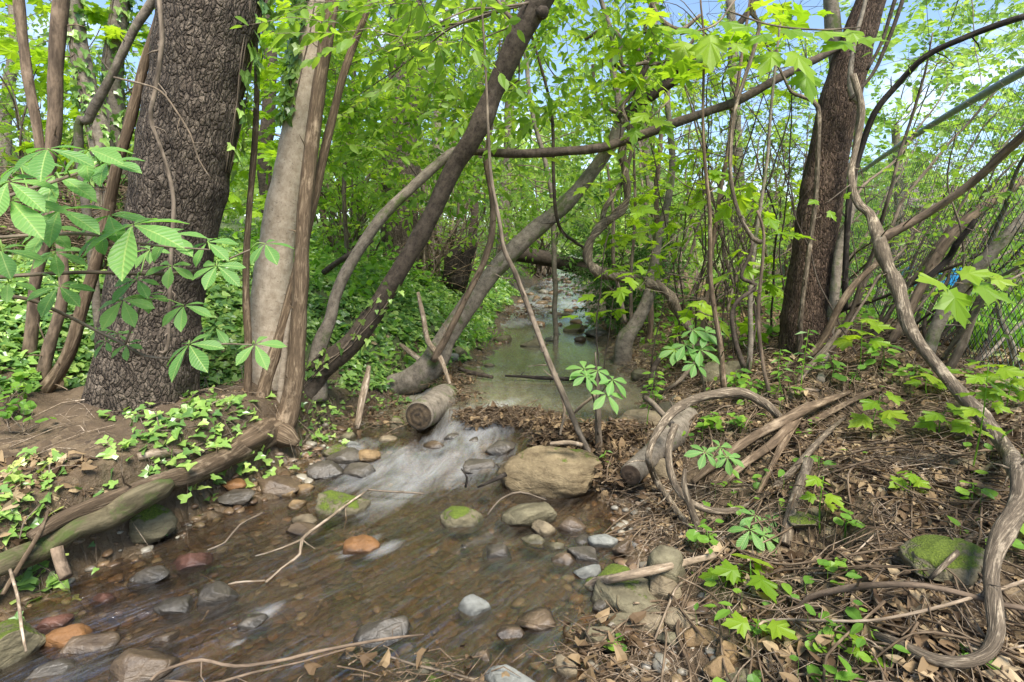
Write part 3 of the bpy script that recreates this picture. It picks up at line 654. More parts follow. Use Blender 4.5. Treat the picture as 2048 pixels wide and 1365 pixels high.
S = [
 ('olive triangular stone in front of the large boulder', 1052, 1013, 104, 56, 'rock_greytan', -15, .8),
 ('dark wedge stone with bright moss cap left of the olive stone', 930, 1021, 84, 36, 'rock_halfmoss', 10, .8),
 ('small cream tan stone leaning beside the olive stone', 1086, 1041, 46, 40, 'rock_tan', -35, .5),
 ('round brown stone below the boulder', 1143, 1034, 50, 42, 'rock_brown', 0, .3),
 ('thin dark tan flake below the cream stone', 1068, 1066, 48, 24, 'rock_greytan', -30, .8),
 ('dark speckled low stone in midstream', 996, 1086, 58, 30, 'rock_dark', -15, .6),
 ('tiny dark stone left of the speckled low stone', 928, 1078, 22, 20, 'rock_dark', -20, .4),
 ('rough mossy concrete-like lump at the left of the rapid', 686, 990, 78, 62, 'rock_halfmoss', 0, .5),
 ('small pale tipped stone on a submerged brown slab', 606, 1027, 44, 26, 'rock_tan', 0, .5),
 ('submerged tan slab under the small pale tipped stone', 610, 1044, 62, 28, 'rock_brown', 0, .3),
 ('dark rounded stone in white water below the sawn log', 716, 926, 52, 30, 'rock_dark', -10, .4),
 ('mossy yellow green block left of the sawn log', 672, 888, 48, 30, 'rock_halfmoss', 10, .7),
 ('flat grey stone below the mossy block', 690, 902, 60, 22, 'rock_dark', 5, .6),
 ('dark flat stone at the rapid left edge', 652, 930, 60, 22, 'rock_dark', 0, .4),
 ('orange tan stone at the top of the rapid left edge', 735, 897, 46, 32, 'rock_yellow', 0, .5),
 ('round tan stone before the end of the sawn log', 776, 868, 34, 22, 'rock_tan', 0, .3),
 ('mossy round stone touching the sawn log', 797, 840, 30, 38, 'rock_halfmoss', 0, .2),
 ('grey pebbly stone under the leaning branch', 696, 862, 32, 22, 'rock_greytan', 0, .3),
 ('grey cobble beside the pebbly stone', 706, 877, 26, 18, 'rock_pale', 0, .3),
 ('greenish cobble right of the leaning branch', 752, 838, 24, 20, 'rock_halfmoss', 0, .3),
 ('long brown stone in the shallows under the left root', 556, 964, 66, 34, 'rock_brown', 20, .7),
 ('reddish tan stone right of the long brown stone', 604, 964, 34, 26, 'rock_yellow', 0, .6),
 ('small rusty stone by the root tip', 578, 975, 26, 22, 'rock_yellow', 0, .6),
 ('dark wet stone under the root with an orange top', 473, 995, 56, 30, 'rock_dark', 0, .5),
 ('small orange stone near the dark wet stone', 466, 978, 42, 16, 'rock_orange', 0, .4),
 ('rusty pointed stone beside the long brown stone', 590, 994, 30, 22, 'rock_yellow', 0, .8),
 ('green algae covered round stone under the mossy root', 300, 1050, 72, 68, 'rock_halfmoss', 10, .2),
 ('broken chunk of red brick and mortar in the left shallows', 380, 1102, 62, 40, 'rock_brick', 15, 1.0),
 ('flat bright orange stone at lower left', 130, 1253, 80, 50, 'rock_orange', 25, .6),
 ('submerged brown slab right of the orange stone', 172, 1265, 90, 50, 'rock_brown', 25, .5),
 ('big speckled brown stone in the lower left current', 275, 1302, 108, 84, 'rock_brown', 15, .5),
 ('dark gritty stone at the bottom left', 98, 1322, 78, 54, 'rock_dark', 30, .3),
 ('large mossy rock at the left edge of the frame', 12, 1262, 130, 120, 'rock_halfmoss', 0, .5),
 ('small square red stone in the left current', 202, 1177, 38, 28, 'rock_brick', 10, .5),
 ('flat reddish slab behind the bright orange stone', 112, 1222, 52, 30, 'rock_brick', 10, .7),
 ('narrow orange stone glowing under the current in midstream', 722, 1078, 66, 20, 'rock_orange', -6, .3),
 ('blue grey faceted stone standing alone in the lower stream', 951, 1191, 60, 52, 'rock_pale', 10, 1.0),
 ('flat dark purple slab in the lower stream', 1078, 1212, 84, 48, 'rock_brown', 30, .8),
 ('brown wedge stone touching the purple slab', 1022, 1242, 52, 32, 'rock_brown', 20, .7),
 ('long dark submerged slab in the lower middle', 765, 1240, 96, 50, 'rock_dark', 40, .6),
 ('dark round stone at the twig crossing', 700, 1290, 34, 26, 'rock_dark', 0, .3),
 ('greyish flat stone at the lower edge of the stream', 968, 1292, 46, 36, 'rock_brown', 30, .7),
 ('smooth tan oval stone at the muddy edge', 1130, 1308, 50, 56, 'rock_tan', -40, .15),
 ('pale grey slab at the bottom centre', 1022, 1347, 116, 52, 'rock_pale', -8, .6),
 ('bright moss covered cobble at the bottom centre', 869, 1337, 36, 32, 'rock_moss', -20, .2),
 ('grey flat stone above the moss covered cobble', 842, 1308, 54, 32, 'rock_greytan', 0, .4),
 ('tan cobble left of the moss covered cobble', 806, 1337, 46, 28, 'rock_greytan', 10, .4),
 ('pale stone cut by the bottom edge', 826, 1362, 60, 20, 'rock_pale', 0, .4),
 ('dark reddish stone at the bottom left of centre', 728, 1358, 56, 26, 'rock_dark', 0, .4),
 ('flat dark stone lying across the right shallows', 1168, 1094, 62, 26, 'rock_dark', -22, .7),
 ('blue grey chunk under the flat dark stone', 1180, 1124, 54, 40, 'rock_pale', 20, .7),
 ('bright mossy lump beside the grey branch', 1228, 1142, 64, 34, 'rock_moss', -10, .3),
 ('dark green mossy stone right of the bright mossy lump', 1268, 1158, 64, 34, 'rock_halfmoss', -15, .4),
 ('long olive slab under the grey branch', 1254, 1188, 122, 34, 'rock_greytan', -14, .5),
 ('dark pointed stone below the long slab', 1202, 1196, 28, 36, 'rock_dark', 10, .5),
 ('wet grey stone in the right trickle', 1206, 1062, 48, 38, 'rock_pale', 0, .3),
 ('brown triangular stone in the right trickle', 1248, 1086, 38, 36, 'rock_brown', 0, .8),
 ('round brown stone half sunk in the trickle', 1128, 1100, 44, 34, 'rock_brown', 0, .2),
 ('big olive brown slab stone leaning on the right bank', 1335, 1150, 70, 90, 'rock_greytan', -30, .5),
 ('long grey tan stone set on edge behind the smooth tan cobble', 1320, 1180, 60, 60, 'rock_tan', -40, .7),
 ('flat olive stone under the grey branch tip', 1195, 1150, 44, 24, 'rock_greytan', 0, .7),
 ('angular tan stone at the foot of the bank stones', 1300, 1240, 54, 36, 'rock_tan', 15, .9),
 ('grey brown slab half sunk at the water margin', 1255, 1225, 60, 30, 'rock_greytan', -20, .9),
 ('dark angular stone in the right shallows near the trickle', 1165, 1062, 40, 24, 'rock_dark', 20, .9),
 ('flat brown stone between the olive stone and the trickle', 1110, 1075, 44, 22, 'rock_greytan', -10, .9),
 ('smooth tan cobble in the bank stones', 1366, 1236, 58, 42, 'rock_tan', -20, .2),
 ('ochre block in the bank stones', 1399, 1277, 56, 36, 'rock_yellow', 10, .8),
 ('narrow ochre stone right of the ochre block', 1456, 1300, 38, 46, 'rock_yellow', 20, .6),
 ('rusty stone at the bottom of the bank stones', 1438, 1338, 56, 58, 'rock_yellow', -20, .6),
 ('grey stone behind the ochre block', 1340, 1275, 40, 30, 'rock_greytan', 0, .5),
 ('olive cobble at the bottom right of the mud', 1490, 1352, 60, 40, 'rock_greytan', 0, .4),
 ('flat green slab by the mud edge', 1205, 1262, 66, 26, 'rock_greytan', -10, .3),
 ('smooth flat boulder at the right side of the pool', 1292, 838, 94, 26, 'rock_tan', 3, .3),
 ('second smooth boulder behind the flat pool boulder', 1345, 826, 70, 26, 'rock_tan', 5, .3),
 ('black angular rock parting the left current', 438, 1168, 62, 52, 'rock_dark', 30, .9),
 ('dark rock left of the black angular rock', 345, 1190, 56, 36, 'rock_dark', 20, .8),
 ('dark wet rock below the black angular rock', 505, 1215, 50, 34, 'rock_dark', 35, .8),
 ('low black rock near the brick chunk', 300, 1135, 60, 30, 'rock_dark', 10, .7),
 ('brown wet rock in the lower left current', 330, 1250, 46, 30, 'rock_brown', 10, .7),
 ('dark flat stone with white water around it behind the boulder', 1003, 886, 56, 16, 'rock_dark', -5, .8),
 ('black wet ledge stone left of the boulder', 955, 921, 62, 16, 'rock_dark', 3, .8),
 ('black wet block between the ledge stone and the boulder', 1010, 920, 44, 20, 'rock_dark', 0, .8),
 ('brown wet hump in the top of the rapid', 870, 880, 40, 14, 'rock_brown', 0, .4),
 ('dark wet hump under the rapid crest', 905, 862, 30, 12, 'rock_dark', 0, .4),
 ('dark stone shedding water right of the rapid crest', 948, 868, 34, 14, 'rock_dark', 10, .6),
 ('tan boulder in the upper pool', 1066, 684, 46, 16, 'rock_greytan', -5, .4),
 ('small dark stone right of the upper pool boulder', 1100, 674, 24, 12, 'rock_dark', 0, .3),
 ('mossy stone at the left rim of the upper pool', 1006, 672, 32, 22, 'rock_halfmoss', 0, .3),
 ('mossy flat stone at the right rim of the upper pool', 1150, 655, 42, 15, 'rock_halfmoss', 0, .4),
 ('dark slab at the right rim of the far riffle', 1192, 664, 44, 22, 'rock_dark', -8, .5),
 ('tan stone in the far riffle', 1098, 610, 20, 8, 'rock_tan', 0, .3),
 ('mossy pebble in the far riffle', 1103, 622, 15, 7, 'rock_halfmoss', 0, .3),
 ('yellow stone in the far riffle', 1136, 618, 22, 9, 'rock_yellow', 0, .3),
 ('olive stone right of the far riffle', 1132, 626, 20, 8, 'rock_greytan', 0, .3),
 ('dark pebble left in the far riffle', 1073, 667, 14, 8, 'rock_dark', 0, .3),
 ('dark pebble mid in the far riffle', 1113, 663, 16, 6, 'rock_dark', 0, .3),
 ('white grey stone in the left pool rim pile', 902, 712, 30, 18, 'rock_pale', 0, .5),
 ('square grey stone topping the left pool rim pile', 921, 708, 26, 26, 'rock_greytan', 0, .8),
 ('tan stone low in the left pool rim pile', 938, 728, 30, 14, 'rock_tan', 0, .5),
 ('yellowish stone at the end of the left pool rim pile', 977, 724, 22, 12, 'rock_tan', 0, .4),
 ('mossy slab under the left pool rim pile', 950, 738, 50, 12, 'rock_halfmoss', 0, .5),
 ('grey stone on the right bank below the maple seedling', 1282, 748, 34, 28, 'rock_greytan', 0, .4),
 ('big lichen grey rock on the upper right bank', 1432, 752, 58, 58, 'rock_greytan', 0, .4),
 ('second lichen rock beside the big grey rock', 1462, 748, 40, 50, 'rock_greytan', 0, .4),
 ('brown stone tucked behind the sawn bank log', 1320, 945, 50, 60, 'rock_tan', 10, .5),
 ('grey stone over the hollow in the bank', 1632, 1015, 30, 20, 'rock_greytan', 0, .8),
 ('mossy stone at the top of the hollow', 1612, 1040, 60, 30, 'rock_halfmoss', 0, .4),
 ('tan stone under the looping vine', 1430, 1038, 42, 26, 'rock_tan', 0, .4),
 ('tan flat stone behind the tall vine', 1960, 845, 44, 22, 'rock_tan', 0, .4),
 ('orange tan stone on the litter near the tall vine', 1930, 935, 50, 26, 'rock_tan', 0, .4),
]
for (lb, x, y, ww, hh, mt, rot, ang) in S:
    k = 1.22 if (x > 1180 and y > 1050) or (x < 720 and y > 900) else 1.08
    stone(lb, x, y, ww * k, hh * k, mt, rot, ang)
stone('large moss patched rock half buried in the right bank', 1900, 1112, 165, 120, 'rock_halfmoss', 5, .35, 'boulder', None, 5, .1, 0, .9, cat='boulder', water=False)
# pebbles on the creek bed and shore
def pebbles():
    mb = MB(); N = 3600
    y = 1.2 + 5.5 * rng.random(N) ** 1.2; a, b = xl(y), xr(y); q_ = rng.random(N); q_ = np.where(rng.random(N) < .45, 1 - .25 * q_ ** 1.5, np.where(rng.random(N) < .5, .2 * q_, q_)); x = a - .05 + (b - a + .3) * q_
    keep = ~((y > 4.9) & (x > -.3) & (rng.random(N) < .7)); x, y = x[keep], y[keep]
    z = height(x, y); s = .006 + .03 * rng.random(len(x)) ** 3
    n2 = 120; y2 = 7.2 + 11 * rng.random(n2); x2 = xl(y2) + (xr(y2) - xl(y2)) * rng.random(n2); x = np.concatenate([x, x2]); y = np.concatenate([y, y2]); z = np.concatenate([z, zwat(x2, y2) - .03]); s = np.concatenate([s, .03 + .11 * rng.random(n2) ** 2])
    n3 = 230; y3 = 1.35 + 3.2 * rng.random(n3); x3 = xr(y3) - .3 + .42 * rng.random(n3); n4 = 110; y4 = 2.4 + 2.2 * rng.random(n4); x4 = xl(y4) + .45 * rng.random(n4) ** 1.4; x = np.concatenate([x, x3, x4]); y = np.concatenate([y, y3, y4]); z = np.concatenate([z, height(x3, y3), height(x4, y4)]); s = np.concatenate([s, .012 + .035 * rng.random(n3) ** 2, .012 + .04 * rng.random(n4) ** 2])
    vs_, f = ICO[2]
    for k in range(6):
        vv, ff = rock_verts(500 + k, 2, ang=.5); idx = np.arange(len(x)) % 6 == k; n = idx.sum()
        an = rng.random(n) * 2 * pi; R = np.zeros((n, 3, 3)); R[:, 0, 0] = np.cos(an); R[:, 0, 1] = np.sin(an); R[:, 1, 0] = -np.sin(an); R[:, 1, 1] = np.cos(an); R[:, 2, 2] = .5
        V = np.einsum('vk,nkj->nvj', vv * [1, .75, 1], R) * s[idx][:, None, None] + np.stack([x, y, z + .1 * s], -1)[idx][:, None]
        mb.add(V.reshape(-1, 3), [(ff[None] + (np.arange(n) * len(vv))[:, None, None]).reshape(-1, 3)], np.repeat(rng.random(n), len(vv)))
    m = NT('pebble_mix'); r = m.attr('rnd').outputs['Fac']
    c = m.ramp(r, [(0, (.05, .03, .018)), (.3, (.14, .085, .045)), (.5, (.24, .17, .09)), (.65, (.24, .14, .07)), (.8, (.22, .20, .16)), (1, (.36, .32, .24))])
    n = m.noise(m.n('NewGeometry').outputs['Position'], 120, 4, .6); c = m.mix(m.math('MULTIPLY', n, .5), c, (.06, .045, .03))
    m.surf(m.princ(c, .4, None, .4))
    o = mb.build('creek_gravel', m.m); tag(o, 'gravel and pebbles on the creek bed', 'gravel', kind='stuff')
pebbles()
# ------------------------------------------------------------ trunks, stems, vines
def path(spec, lift=0.0, clamp=False):
    pts = []; rad = []
    for s in spec:
        x, y, D, wd = s
        if D is None or isinstance(D, str):
            p = G(x, y, 0.0); h = float(D) + .25 * toW(wd, p) if isinstance(D, str) else .4 * toW(wd, p); p = G(x, y, h)
        else:
            p = P(x, y, D)
            if clamp and p[2] < hz(p[0], p[1]) + .5 * toW(wd, p): p = G(x, y, 0.0); p = p + np.array([0, 0, .55 * toW(wd, p)])
        pts.append(p); rad.append(toW(wd, p) / 2)
    return pts, rad
def ground_end(pts, rad, down=.25, grow=1.1):
    p = np.array(pts[0]); g = hz(p[0], p[1])
    if p[2] > g - .05: pts = [np.array([p[0], p[1], g - down])] + list(pts) if p[2] - g < .12 else [np.array([p[0], p[1], g - down])] + list(pts); rad = [rad[0] * grow] + list(rad)
    return pts, rad
TUBES = {}
def wood(name, label, cat, spec, mat, group=None, seg=10, root=False, part=None, key=None, parent=None, **kw):
    pts, rad = path(spec, 0, (cat in ('stick', 'vine', 'branch') and not root))
    if spec[-1][1] < 0 and name != 'tangled_vine':
        dv = unit(np.array(pts[-1]) - np.array(pts[-2])); pts = list(pts) + [pts[-1] + dv * .7 + [0, 0, .15], pts[-1] + dv * 1.3 + [.05, 0, .5]]; rad = list(rad) + [rad[-1] * .85, rad[-1] * .6]
    if root: pts, rad = ground_end(pts, rad)
    mb = MB(); pp, rr = tube(mb, pts, rad, seg=seg, **kw)
    if key: TUBES[key] = (pp, rr)
    if cat in ('vine', 'branch', 'stick', 'sapling', 'shrub', 'root') and len(pp) > 12:
        ln = float(np.linalg.norm(np.diff(pp, axis=0), axis=1).sum()); k = int(min(16, ln * 4))
        if k:
            ii = rng.integers(3, len(pp) - 2, k); tn_ = unit(pp[np.minimum(ii + 1, len(pp) - 1)] - pp[ii - 1]); dd = unit(np.cross(tn_, rng.normal(size=(k, 3))) + tn_ * .6); L_ = (.02 + .12 * rng.random(k) ** 2)[:, None]
            rb_ = np.minimum(rr[ii] * .35, .004) + .0008; thin_tubes(mb, pp[ii], pp[ii] + dd * (rr[ii][:, None] + L_ * .5) + rng.normal(0, .006, (k, 3)), pp[ii] + dd * (rr[ii][:, None] + L_) + rng.normal(0, .01, (k, 3)), rb_, 5)
    if parent is not None: o = mb.build(name, M[mat], parent); 
    elif part:
        e = empty(name, pts[0], label, cat, group); mb.build(part, M[mat], e); return e
    else: o = mb.build(name, M[mat], pos=pts[0]); tag(o, label, cat, group)
    return o
def stub(parent, key, i, dirv, ln, r, mat):
    pp, rr = TUBES[key]; p = pp[int(i * (len(pp) - 1))]; d = unit(np.array(dirv, float)); mb = MB()
    tube(mb, [p, p + d * ln * .5, p + d * ln], [r, r * .8, r * .6], seg=7, rough=.1); mb.build('branch_stub', M[mat], parent)
def tube_ivy(mbl, mbt, key, n, s0, s1, a0=-1.2, a1=1.2, size=.05, off=.012, T=None, bias=0.0):
    pp, rr = TUBES[key]; T = T or T_ivy()
    t = s0 + (s1 - s0) * rng.random(n); idx = np.clip((t * (len(pp) - 1)).astype(int), 1, len(pp) - 2)
    p = pp[idx]; tn = unit(pp[idx + 1] - pp[idx - 1]); to = unit(np.array([0, 0, CAMZ]) - p); to = unit(to - tn * (to * tn).sum(1)[:, None]); sd = np.cross(to, tn)
    a = a0 + (a1 - a0) * rng.random(n); nr = np.cos(a)[:, None] * to + np.sin(a)[:, None] * sd
    pos = p + nr * (rr[idx] + off + .03 * rng.random(n) ** 2)[:, None]
    xd = unit(-tn * .6 + rng.normal(0, .6, (n, 3)) + np.array([0, 0, -.5]))
    leaves(mbl, T, pos, xd, unit(nr + rng.normal(0, .35, (n, 3)) + [0, 0, .25]), size * (.5 + .8 * rng.random(n)), rng.random(n) * .75)
    if mbt is not None:
        for k in range(3):
            aa = a0 + (a1 - a0) * random.random(); i0, i1 = int(s0 * (len(pp) - 1)), int(s1 * (len(pp) - 1)); q = []; st = max(1, (i1 - i0) // 9)
            for i in range(i0, i1, st):
                i = min(max(i, 1), len(pp) - 2); tt = unit(pp[i + 1] - pp[i - 1]); o_ = unit(np.array([0, 0, CAMZ]) - pp[i]); o_ = unit(o_ - tt * np.dot(o_, tt)); aa += random.uniform(-.25, .25)
                q.append(pp[i] + (cos(aa) * o_ + sin(aa) * np.cross(o_, tt)) * (rr[i] + .004))
            if len(q) > 2: tube(mbt, q, [.004] * len(q), seg=4, step=.08)

# --- the big trunk at left
e_big = wood('large_tree', 'massive old tree trunk with thick scaly bark and flared base at left', 'tree',
  [(287, 835, 3.22, 180.5), (290, 770, 3.22, 174.8), (300, 690, 3.22, 174.8), (308, 600, 3.22, 172.9), (345, 450, 3.22, 167.2), (383, 250, 3.22, 174.8), (405, 120, 3.22, 180.5), (427, 0, 3.22, 187.1), (455, -200, 3.24, 190.0), (480, -500, 3.3, 186.2)],
  'bark_plates', seg=220, root=True, part='trunk', key='big', step=.012, rough=.035, rfreq=1.2, flare=(.17, .42, 5, 1.1))
pp, rr = TUBES['big']
# dense scaly relief
def buttress(parent, key, pxs, mat, name='root'):
    pts, rad = path(pxs); mb = MB(); tube(mb, pts, rad, seg=28, rough=.12, rfreq=2, step=.02); mb.build(name, M[mat], parent)
# --- pale trunk
e_pale = wood('pale_tree', 'smooth pale grey tree trunk with an ivy strip, right of the massive scaly trunk', 'tree',
  [(552, 850, 3.95, 105), (548, 780, 3.95, 84), (538, 690, 3.95, 74), (541, 600, 3.95, 74), (560, 450, 3.95, 66), (585, 320, 3.95, 60), (603, 200, 3.95, 58), (618, 90, 3.95, 57), (628, 0, 3.95, 56), (645, -200, 3.95, 54)],
  'bark_pale', seg=48, root=True, part='trunk', key='pale', step=.03, rough=.03, flare=(.25, .3, 4, .3))
# --- stripped stem clump
e_cl = wood('stem_clump', 'clump of bare brown peeling stems rising from one knotted base beside the pale trunk', 'shrub',
  [(562, 868, 3.56, 46), (584, 800, 3.56, 40), (594, 700, 3.56, 32), (600, 600, 3.56, 30), (607, 450, 3.56, 28), (622, 300, 3.56, 27), (642, 150, 3.56, 27), (664, 10, 3.56, 26), (690, -150, 3.56, 25)],
  'bark_stem', seg=24, root=True, part='stem', key='st1', step=.03, rough=.06, ridges=5, rid=.06)
wood('stem', '', '', [(505, 850, 3.54, 26), (497, 800, 3.54, 16), (497, 700, 3.54, 15), (492, 600, 3.54, 14), (495, 480, 3.54, 13), (508, 300, 3.54, 12), (513, 150, 3.54, 10), (508, 20, 3.54, 9), (500, -60, 3.54, 7)], 'bark_stem', parent=e_cl, seg=12, step=.03, rough=.08, wob=.006)
wood('stem', '', '', [(512, 850, 3.59, 36), (535, 750, 3.61, 24), (562, 670, 3.64, 22), (590, 560, 3.66, 20), (628, 400, 3.68, 18), (652, 290, 3.68, 17), (690, 140, 3.68, 16), (735, 20, 3.68, 12), (760, -60, 3.68, 9)], 'bark_stem', parent=e_cl, seg=14, step=.03, rough=.07, ridges=4, rid=.06)
wood('stem', '', '', [(560, 830, 3.64, 18), (568, 720, 3.62, 14), (576, 660, 3.60, 11), (590, 600, 3.59, 6)], 'bark_pale', parent=e_cl, seg=10, step=.03, rough=.05)
wood('root_base', '', '', [(455, 905, 3.1, 26), (500, 880, 3.15, 46), (535, 862, 3.48, 60), (568, 872, 3.46, 50), (595, 888, 3.46, 18)], 'bark_stem', parent=e_cl, seg=36, step=.02, rough=.22, rfreq=5)
# horizontal roots over the left lip
wood('bank_root', 'long grey brown root running along the lip of the left bank', 'root',
  [(555, 862, 3.5, 50), (500, 888, 3.22, 52), (440, 920, 2.92, 46), (380, 948, 2.7, 42), (300, 972, 2.5, 38), (220, 1000, 2.36, 34), (130, 1035, 2.2, 30), (60, 1075, 2.08, 22)], 'bark_stem', seg=22, step=.02, rough=.16, rfreq=4, ridges=3, rid=.1)
wood('mossy_log', 'mossy olive log cut off square under the bank root at left', 'log',
  [(345, 965, 2.5, 18), (322, 978, 2.46, 40), (280, 998, 2.40, 48), (220, 1032, 2.33, 54), (150, 1056, 2.22, 44), (80, 1100, 2.13, 50), (0, 1130, 1.98, 42), (-80, 1165, 1.9, 38)], 'bark_mossy', seg=30, step=.02, rough=.13, rfreq=3)
wood('ground_root', 'half buried pale root on the dirt below the massive trunk', 'root', [(275, 915, None, 16), (310, 908, None, 22), (350, 905, None, 12), (375, 905, None, 6)], 'bark_bleach', seg=10, rough=.1)
# --- leaning trunks
e_la = wood('leaning_tree', 'dark tree trunk leaning right across the creek up to the top of the frame', 'tree',
  [(606, 790, 4.1, 57.7), (640, 740, 4.1, 46.5), (700, 690, 4.08, 40.9), (748, 625, 4.05, 39.1), (800, 540, 4.0, 35.3), (858, 440, 3.95, 34.4), (905, 340, 3.9, 35.3), (940, 285, 3.85, 39.1), (962, 246, 3.82, 40.9), (985, 190, 3.8, 36.3), (1012, 130, 3.75, 40.9), (1045, 60, 3.7, 46.5), (1085, -10, 3.65, 50.2), (1150, -130, 3.6, 52.1), (1250, -300, 3.6, 50.2)],
  'bark_dark', seg=32, root=True, part='trunk', key='la', step=.03, rough=.06, rfreq=4)
stub(e_la, 'la', .545, (.5, -.5, -.35), .10, .055, 'bark_dark')
wood('trunk_fork', '', '', [(628, 800, 4.12, 50), (632, 740, 4.15, 38), (640, 690, 4.2, 30), (660, 640, 4.25, 24), (672, 590, 4.3, 22), (700, 530, 4.35, 22), (760, 440, 4.4, 22), (832, 368, 4.45, 20), (900, 308, 4.5, 18), (925, 300, 4.5, 12)], 'bark_grey', parent=e_la, seg=20, step=.03, rough=.05)
wood('branch', '', '', [(1045, 60, 3.7, 10), (1000, 10, 3.7, 8), (975, -60, 3.7, 6)], 'bark_twig', parent=e_la, seg=7)
e_hb = wood('arching_branch', 'long dark limb crossing the creek almost level at mid height and rising to the right', 'branch',
  [(925, 302, 4.5, 12), (975, 305, 4.45, 16), (1040, 308, 4.4, 17), (1130, 303, 4.35, 18), (1200, 296, 4.3, 18), (1270, 275, 4.3, 18), (1340, 250, 4.3, 18), (1420, 222, 4.3, 17), (1480, 200, 4.3, 17), (1555, 158, 4.3, 16), (1620, 125, 4.35, 14), (1680, 95, 4.4, 12)], 'bark_dark', seg=18, step=.03, rough=.06, rfreq=4, key='hb')
e_lc = wood('leaning_tree', 'grey lichen spotted trunk with a curved elbow base leaning right over the pool', 'tree',
  [(735, 790, 5.1, 37.2), (785, 775, 5.0, 48.4), (835, 755, 4.95, 53.9), (868, 722, 4.95, 52.1), (890, 680, 5.0, 44.6), (920, 635, 5.05, 39.1), (975, 558, 5.1, 35.3), (1050, 478, 5.1, 34.4), (1125, 415, 5.15, 30.7), (1180, 350, 5.2, 27.9), (1225, 285, 5.2, 25.1), (1245, 235, 5.2, 26.0)], 'bark_grey', seg=36, root=False, part='trunk', key='lc', step=.03, rough=.06, rfreq=3)
wood('limb', '', '', [(1240, 245, 5.2, 26), (1275, 210, 5.1, 22), (1320, 180, 5.0, 22), (1365, 145, 4.95, 26), (1390, 128, 4.95, 22), (1430, 100, 4.95, 15), (1500, 20, 4.95, 13), (1540, -60, 5, 12)], 'bark_dark', parent=e_lc, seg=20, step=.03, rough=.08)
wood('limb', '', '', [(1243, 240, 5.2, 22), (1235, 190, 5.25, 15), (1224, 130, 5.3, 13), (1230, 100, 5.3, 12), (1215, 40, 5.3, 10), (1190, -40, 5.3, 9)], 'bark_grey', parent=e_lc, seg=14, step=.03, rough=.06)
wood('limb', '', '', [(1262, 190, 5.1, 12), (1290, 140, 5.1, 12), (1310, 90, 5.1, 11), (1290, 60, 5.1, 9), (1300, 20, 5.1, 9), (1310, -40, 5.1, 9)], 'bark_dark', parent=e_lc, seg=12, step=.03, wob=.01)
# tangled vines in the crook
TV = [[(1170, 80, 5, 6), (1210, 60, 4.9, 8), (1240, 75, 4.9, 9), (1245, 130, 4.9, 8), (1290, 125, 4.9, 8), (1340, 135, 4.9, 7), (1380, 150, 4.9, 7)],
      [(1230, 130, 5, 7), (1260, 160, 4.95, 8), (1262, 190, 4.95, 8), (1245, 215, 4.95, 8), (1255, 250, 4.9, 9)],
      [(1285, 85, 5, 9), (1275, 110, 4.95, 9), (1300, 128, 4.9, 8), (1335, 120, 4.9, 7), (1370, 100, 4.9, 7), (1400, 60, 4.9, 6)],
      [(1185, 130, 5, 6), (1190, 180, 5, 6), (1200, 205, 5, 6), (1232, 225, 5, 8)],
      [(1300, 0, 4.9, 10), (1320, 40, 4.85, 10), (1360, 60, 4.8, 9), (1400, 30, 4.8, 7)]]
for i, t in enumerate(TV):
    wood('tangled_vine', ['looping vine over the fork of the grey leaning trunk', 'vine wrapped against the fork of the grey leaning trunk', 'kinked vine above the broken limb', 'thin vine hanging left of the fork', 'vine curl at the top above the fork'][i], 'vine', t, 'bark_vine', 'vines tangled in the trunk fork', seg=8, wob=.01)
wood('twisted_vine', 'thick twisted vine making an S bend over the right of the creek', 'vine',
  [(1243, 240, 4.7, 10), (1262, 262, 4.65, 12), (1244, 300, 4.6, 14), (1250, 340, 4.6, 14), (1254, 400, 4.6, 14), (1232, 430, 4.58, 18), (1200, 455, 4.55, 17), (1178, 490, 4.5, 17), (1178, 525, 4.5, 19), (1205, 548, 4.5, 19), (1260, 557, 4.5, 19), (1310, 570, 4.5, 20), (1340, 592, 4.5, 22), (1352, 620, 4.55, 20), (1372, 650, 4.6, 18), (1390, 680, 4.6, 16)], 'bark_vine', seg=20, step=.02, ridges=2, rid=.16, twist=14, rough=.08)
wood('twisted_vine', 'thinner vine joining the S bend from above', 'vine', [(1268, 265, 4.72, 6), (1256, 330, 4.7, 8), (1240, 370, 4.66, 9), (1212, 415, 4.6, 10), (1205, 440, 4.57, 10)], 'bark_vine', seg=12, step=.02, ridges=2, rid=.12, twist=10, wob=.006)
# --- slim stems near the centre
wood('slim_sapling', 'slender leaning sapling stem crossing the creek in front of the pool', 'sapling',
  [(1215, 965, 3.2, 12), (1170, 890, 3.25, 12), (1120, 775, 3.3, 12), (1085, 690, 3.35, 11), (1055, 610, 3.4, 11), (1030, 545, 3.4, 10), (1008, 500, 3.4, 9), (998, 440, 3.4, 8), (985, 370, 3.4, 7), (978, 300, 3.4, 6), (972, 150, 3.4, 5), (962, -20, 3.4, 4)], 'bark_twig', seg=10, root=True, wob=.006, part='stem')
wood('bent_branch', 'dark bent stem rising from the foot of the grey leaning trunk', 'branch',
  [(866, 722, 4.75, 14), (905, 650, 4.72, 13), (935, 590, 4.7, 12), (965, 530, 4.7, 12), (982, 470, 4.7, 13), (985, 400, 4.7, 12), (972, 330, 4.7, 11), (975, 300, 4.7, 11), (990, 200, 4.7, 6), (1000, 80, 4.7, 4)], 'bark_brown', seg=12, wob=.012, rough=.06)
wood('dead_branch', 'pale dead branch crossing the elbow of the grey leaning trunk', 'branch', [(836, 585, 4.9, 7), (845, 630, 4.85, 10), (855, 680, 4.8, 11), (880, 715, 4.75, 12), (893, 750, 4.7, 8), (903, 780, 4.65, 6)], 'bark_bleach', seg=10, wob=.01)
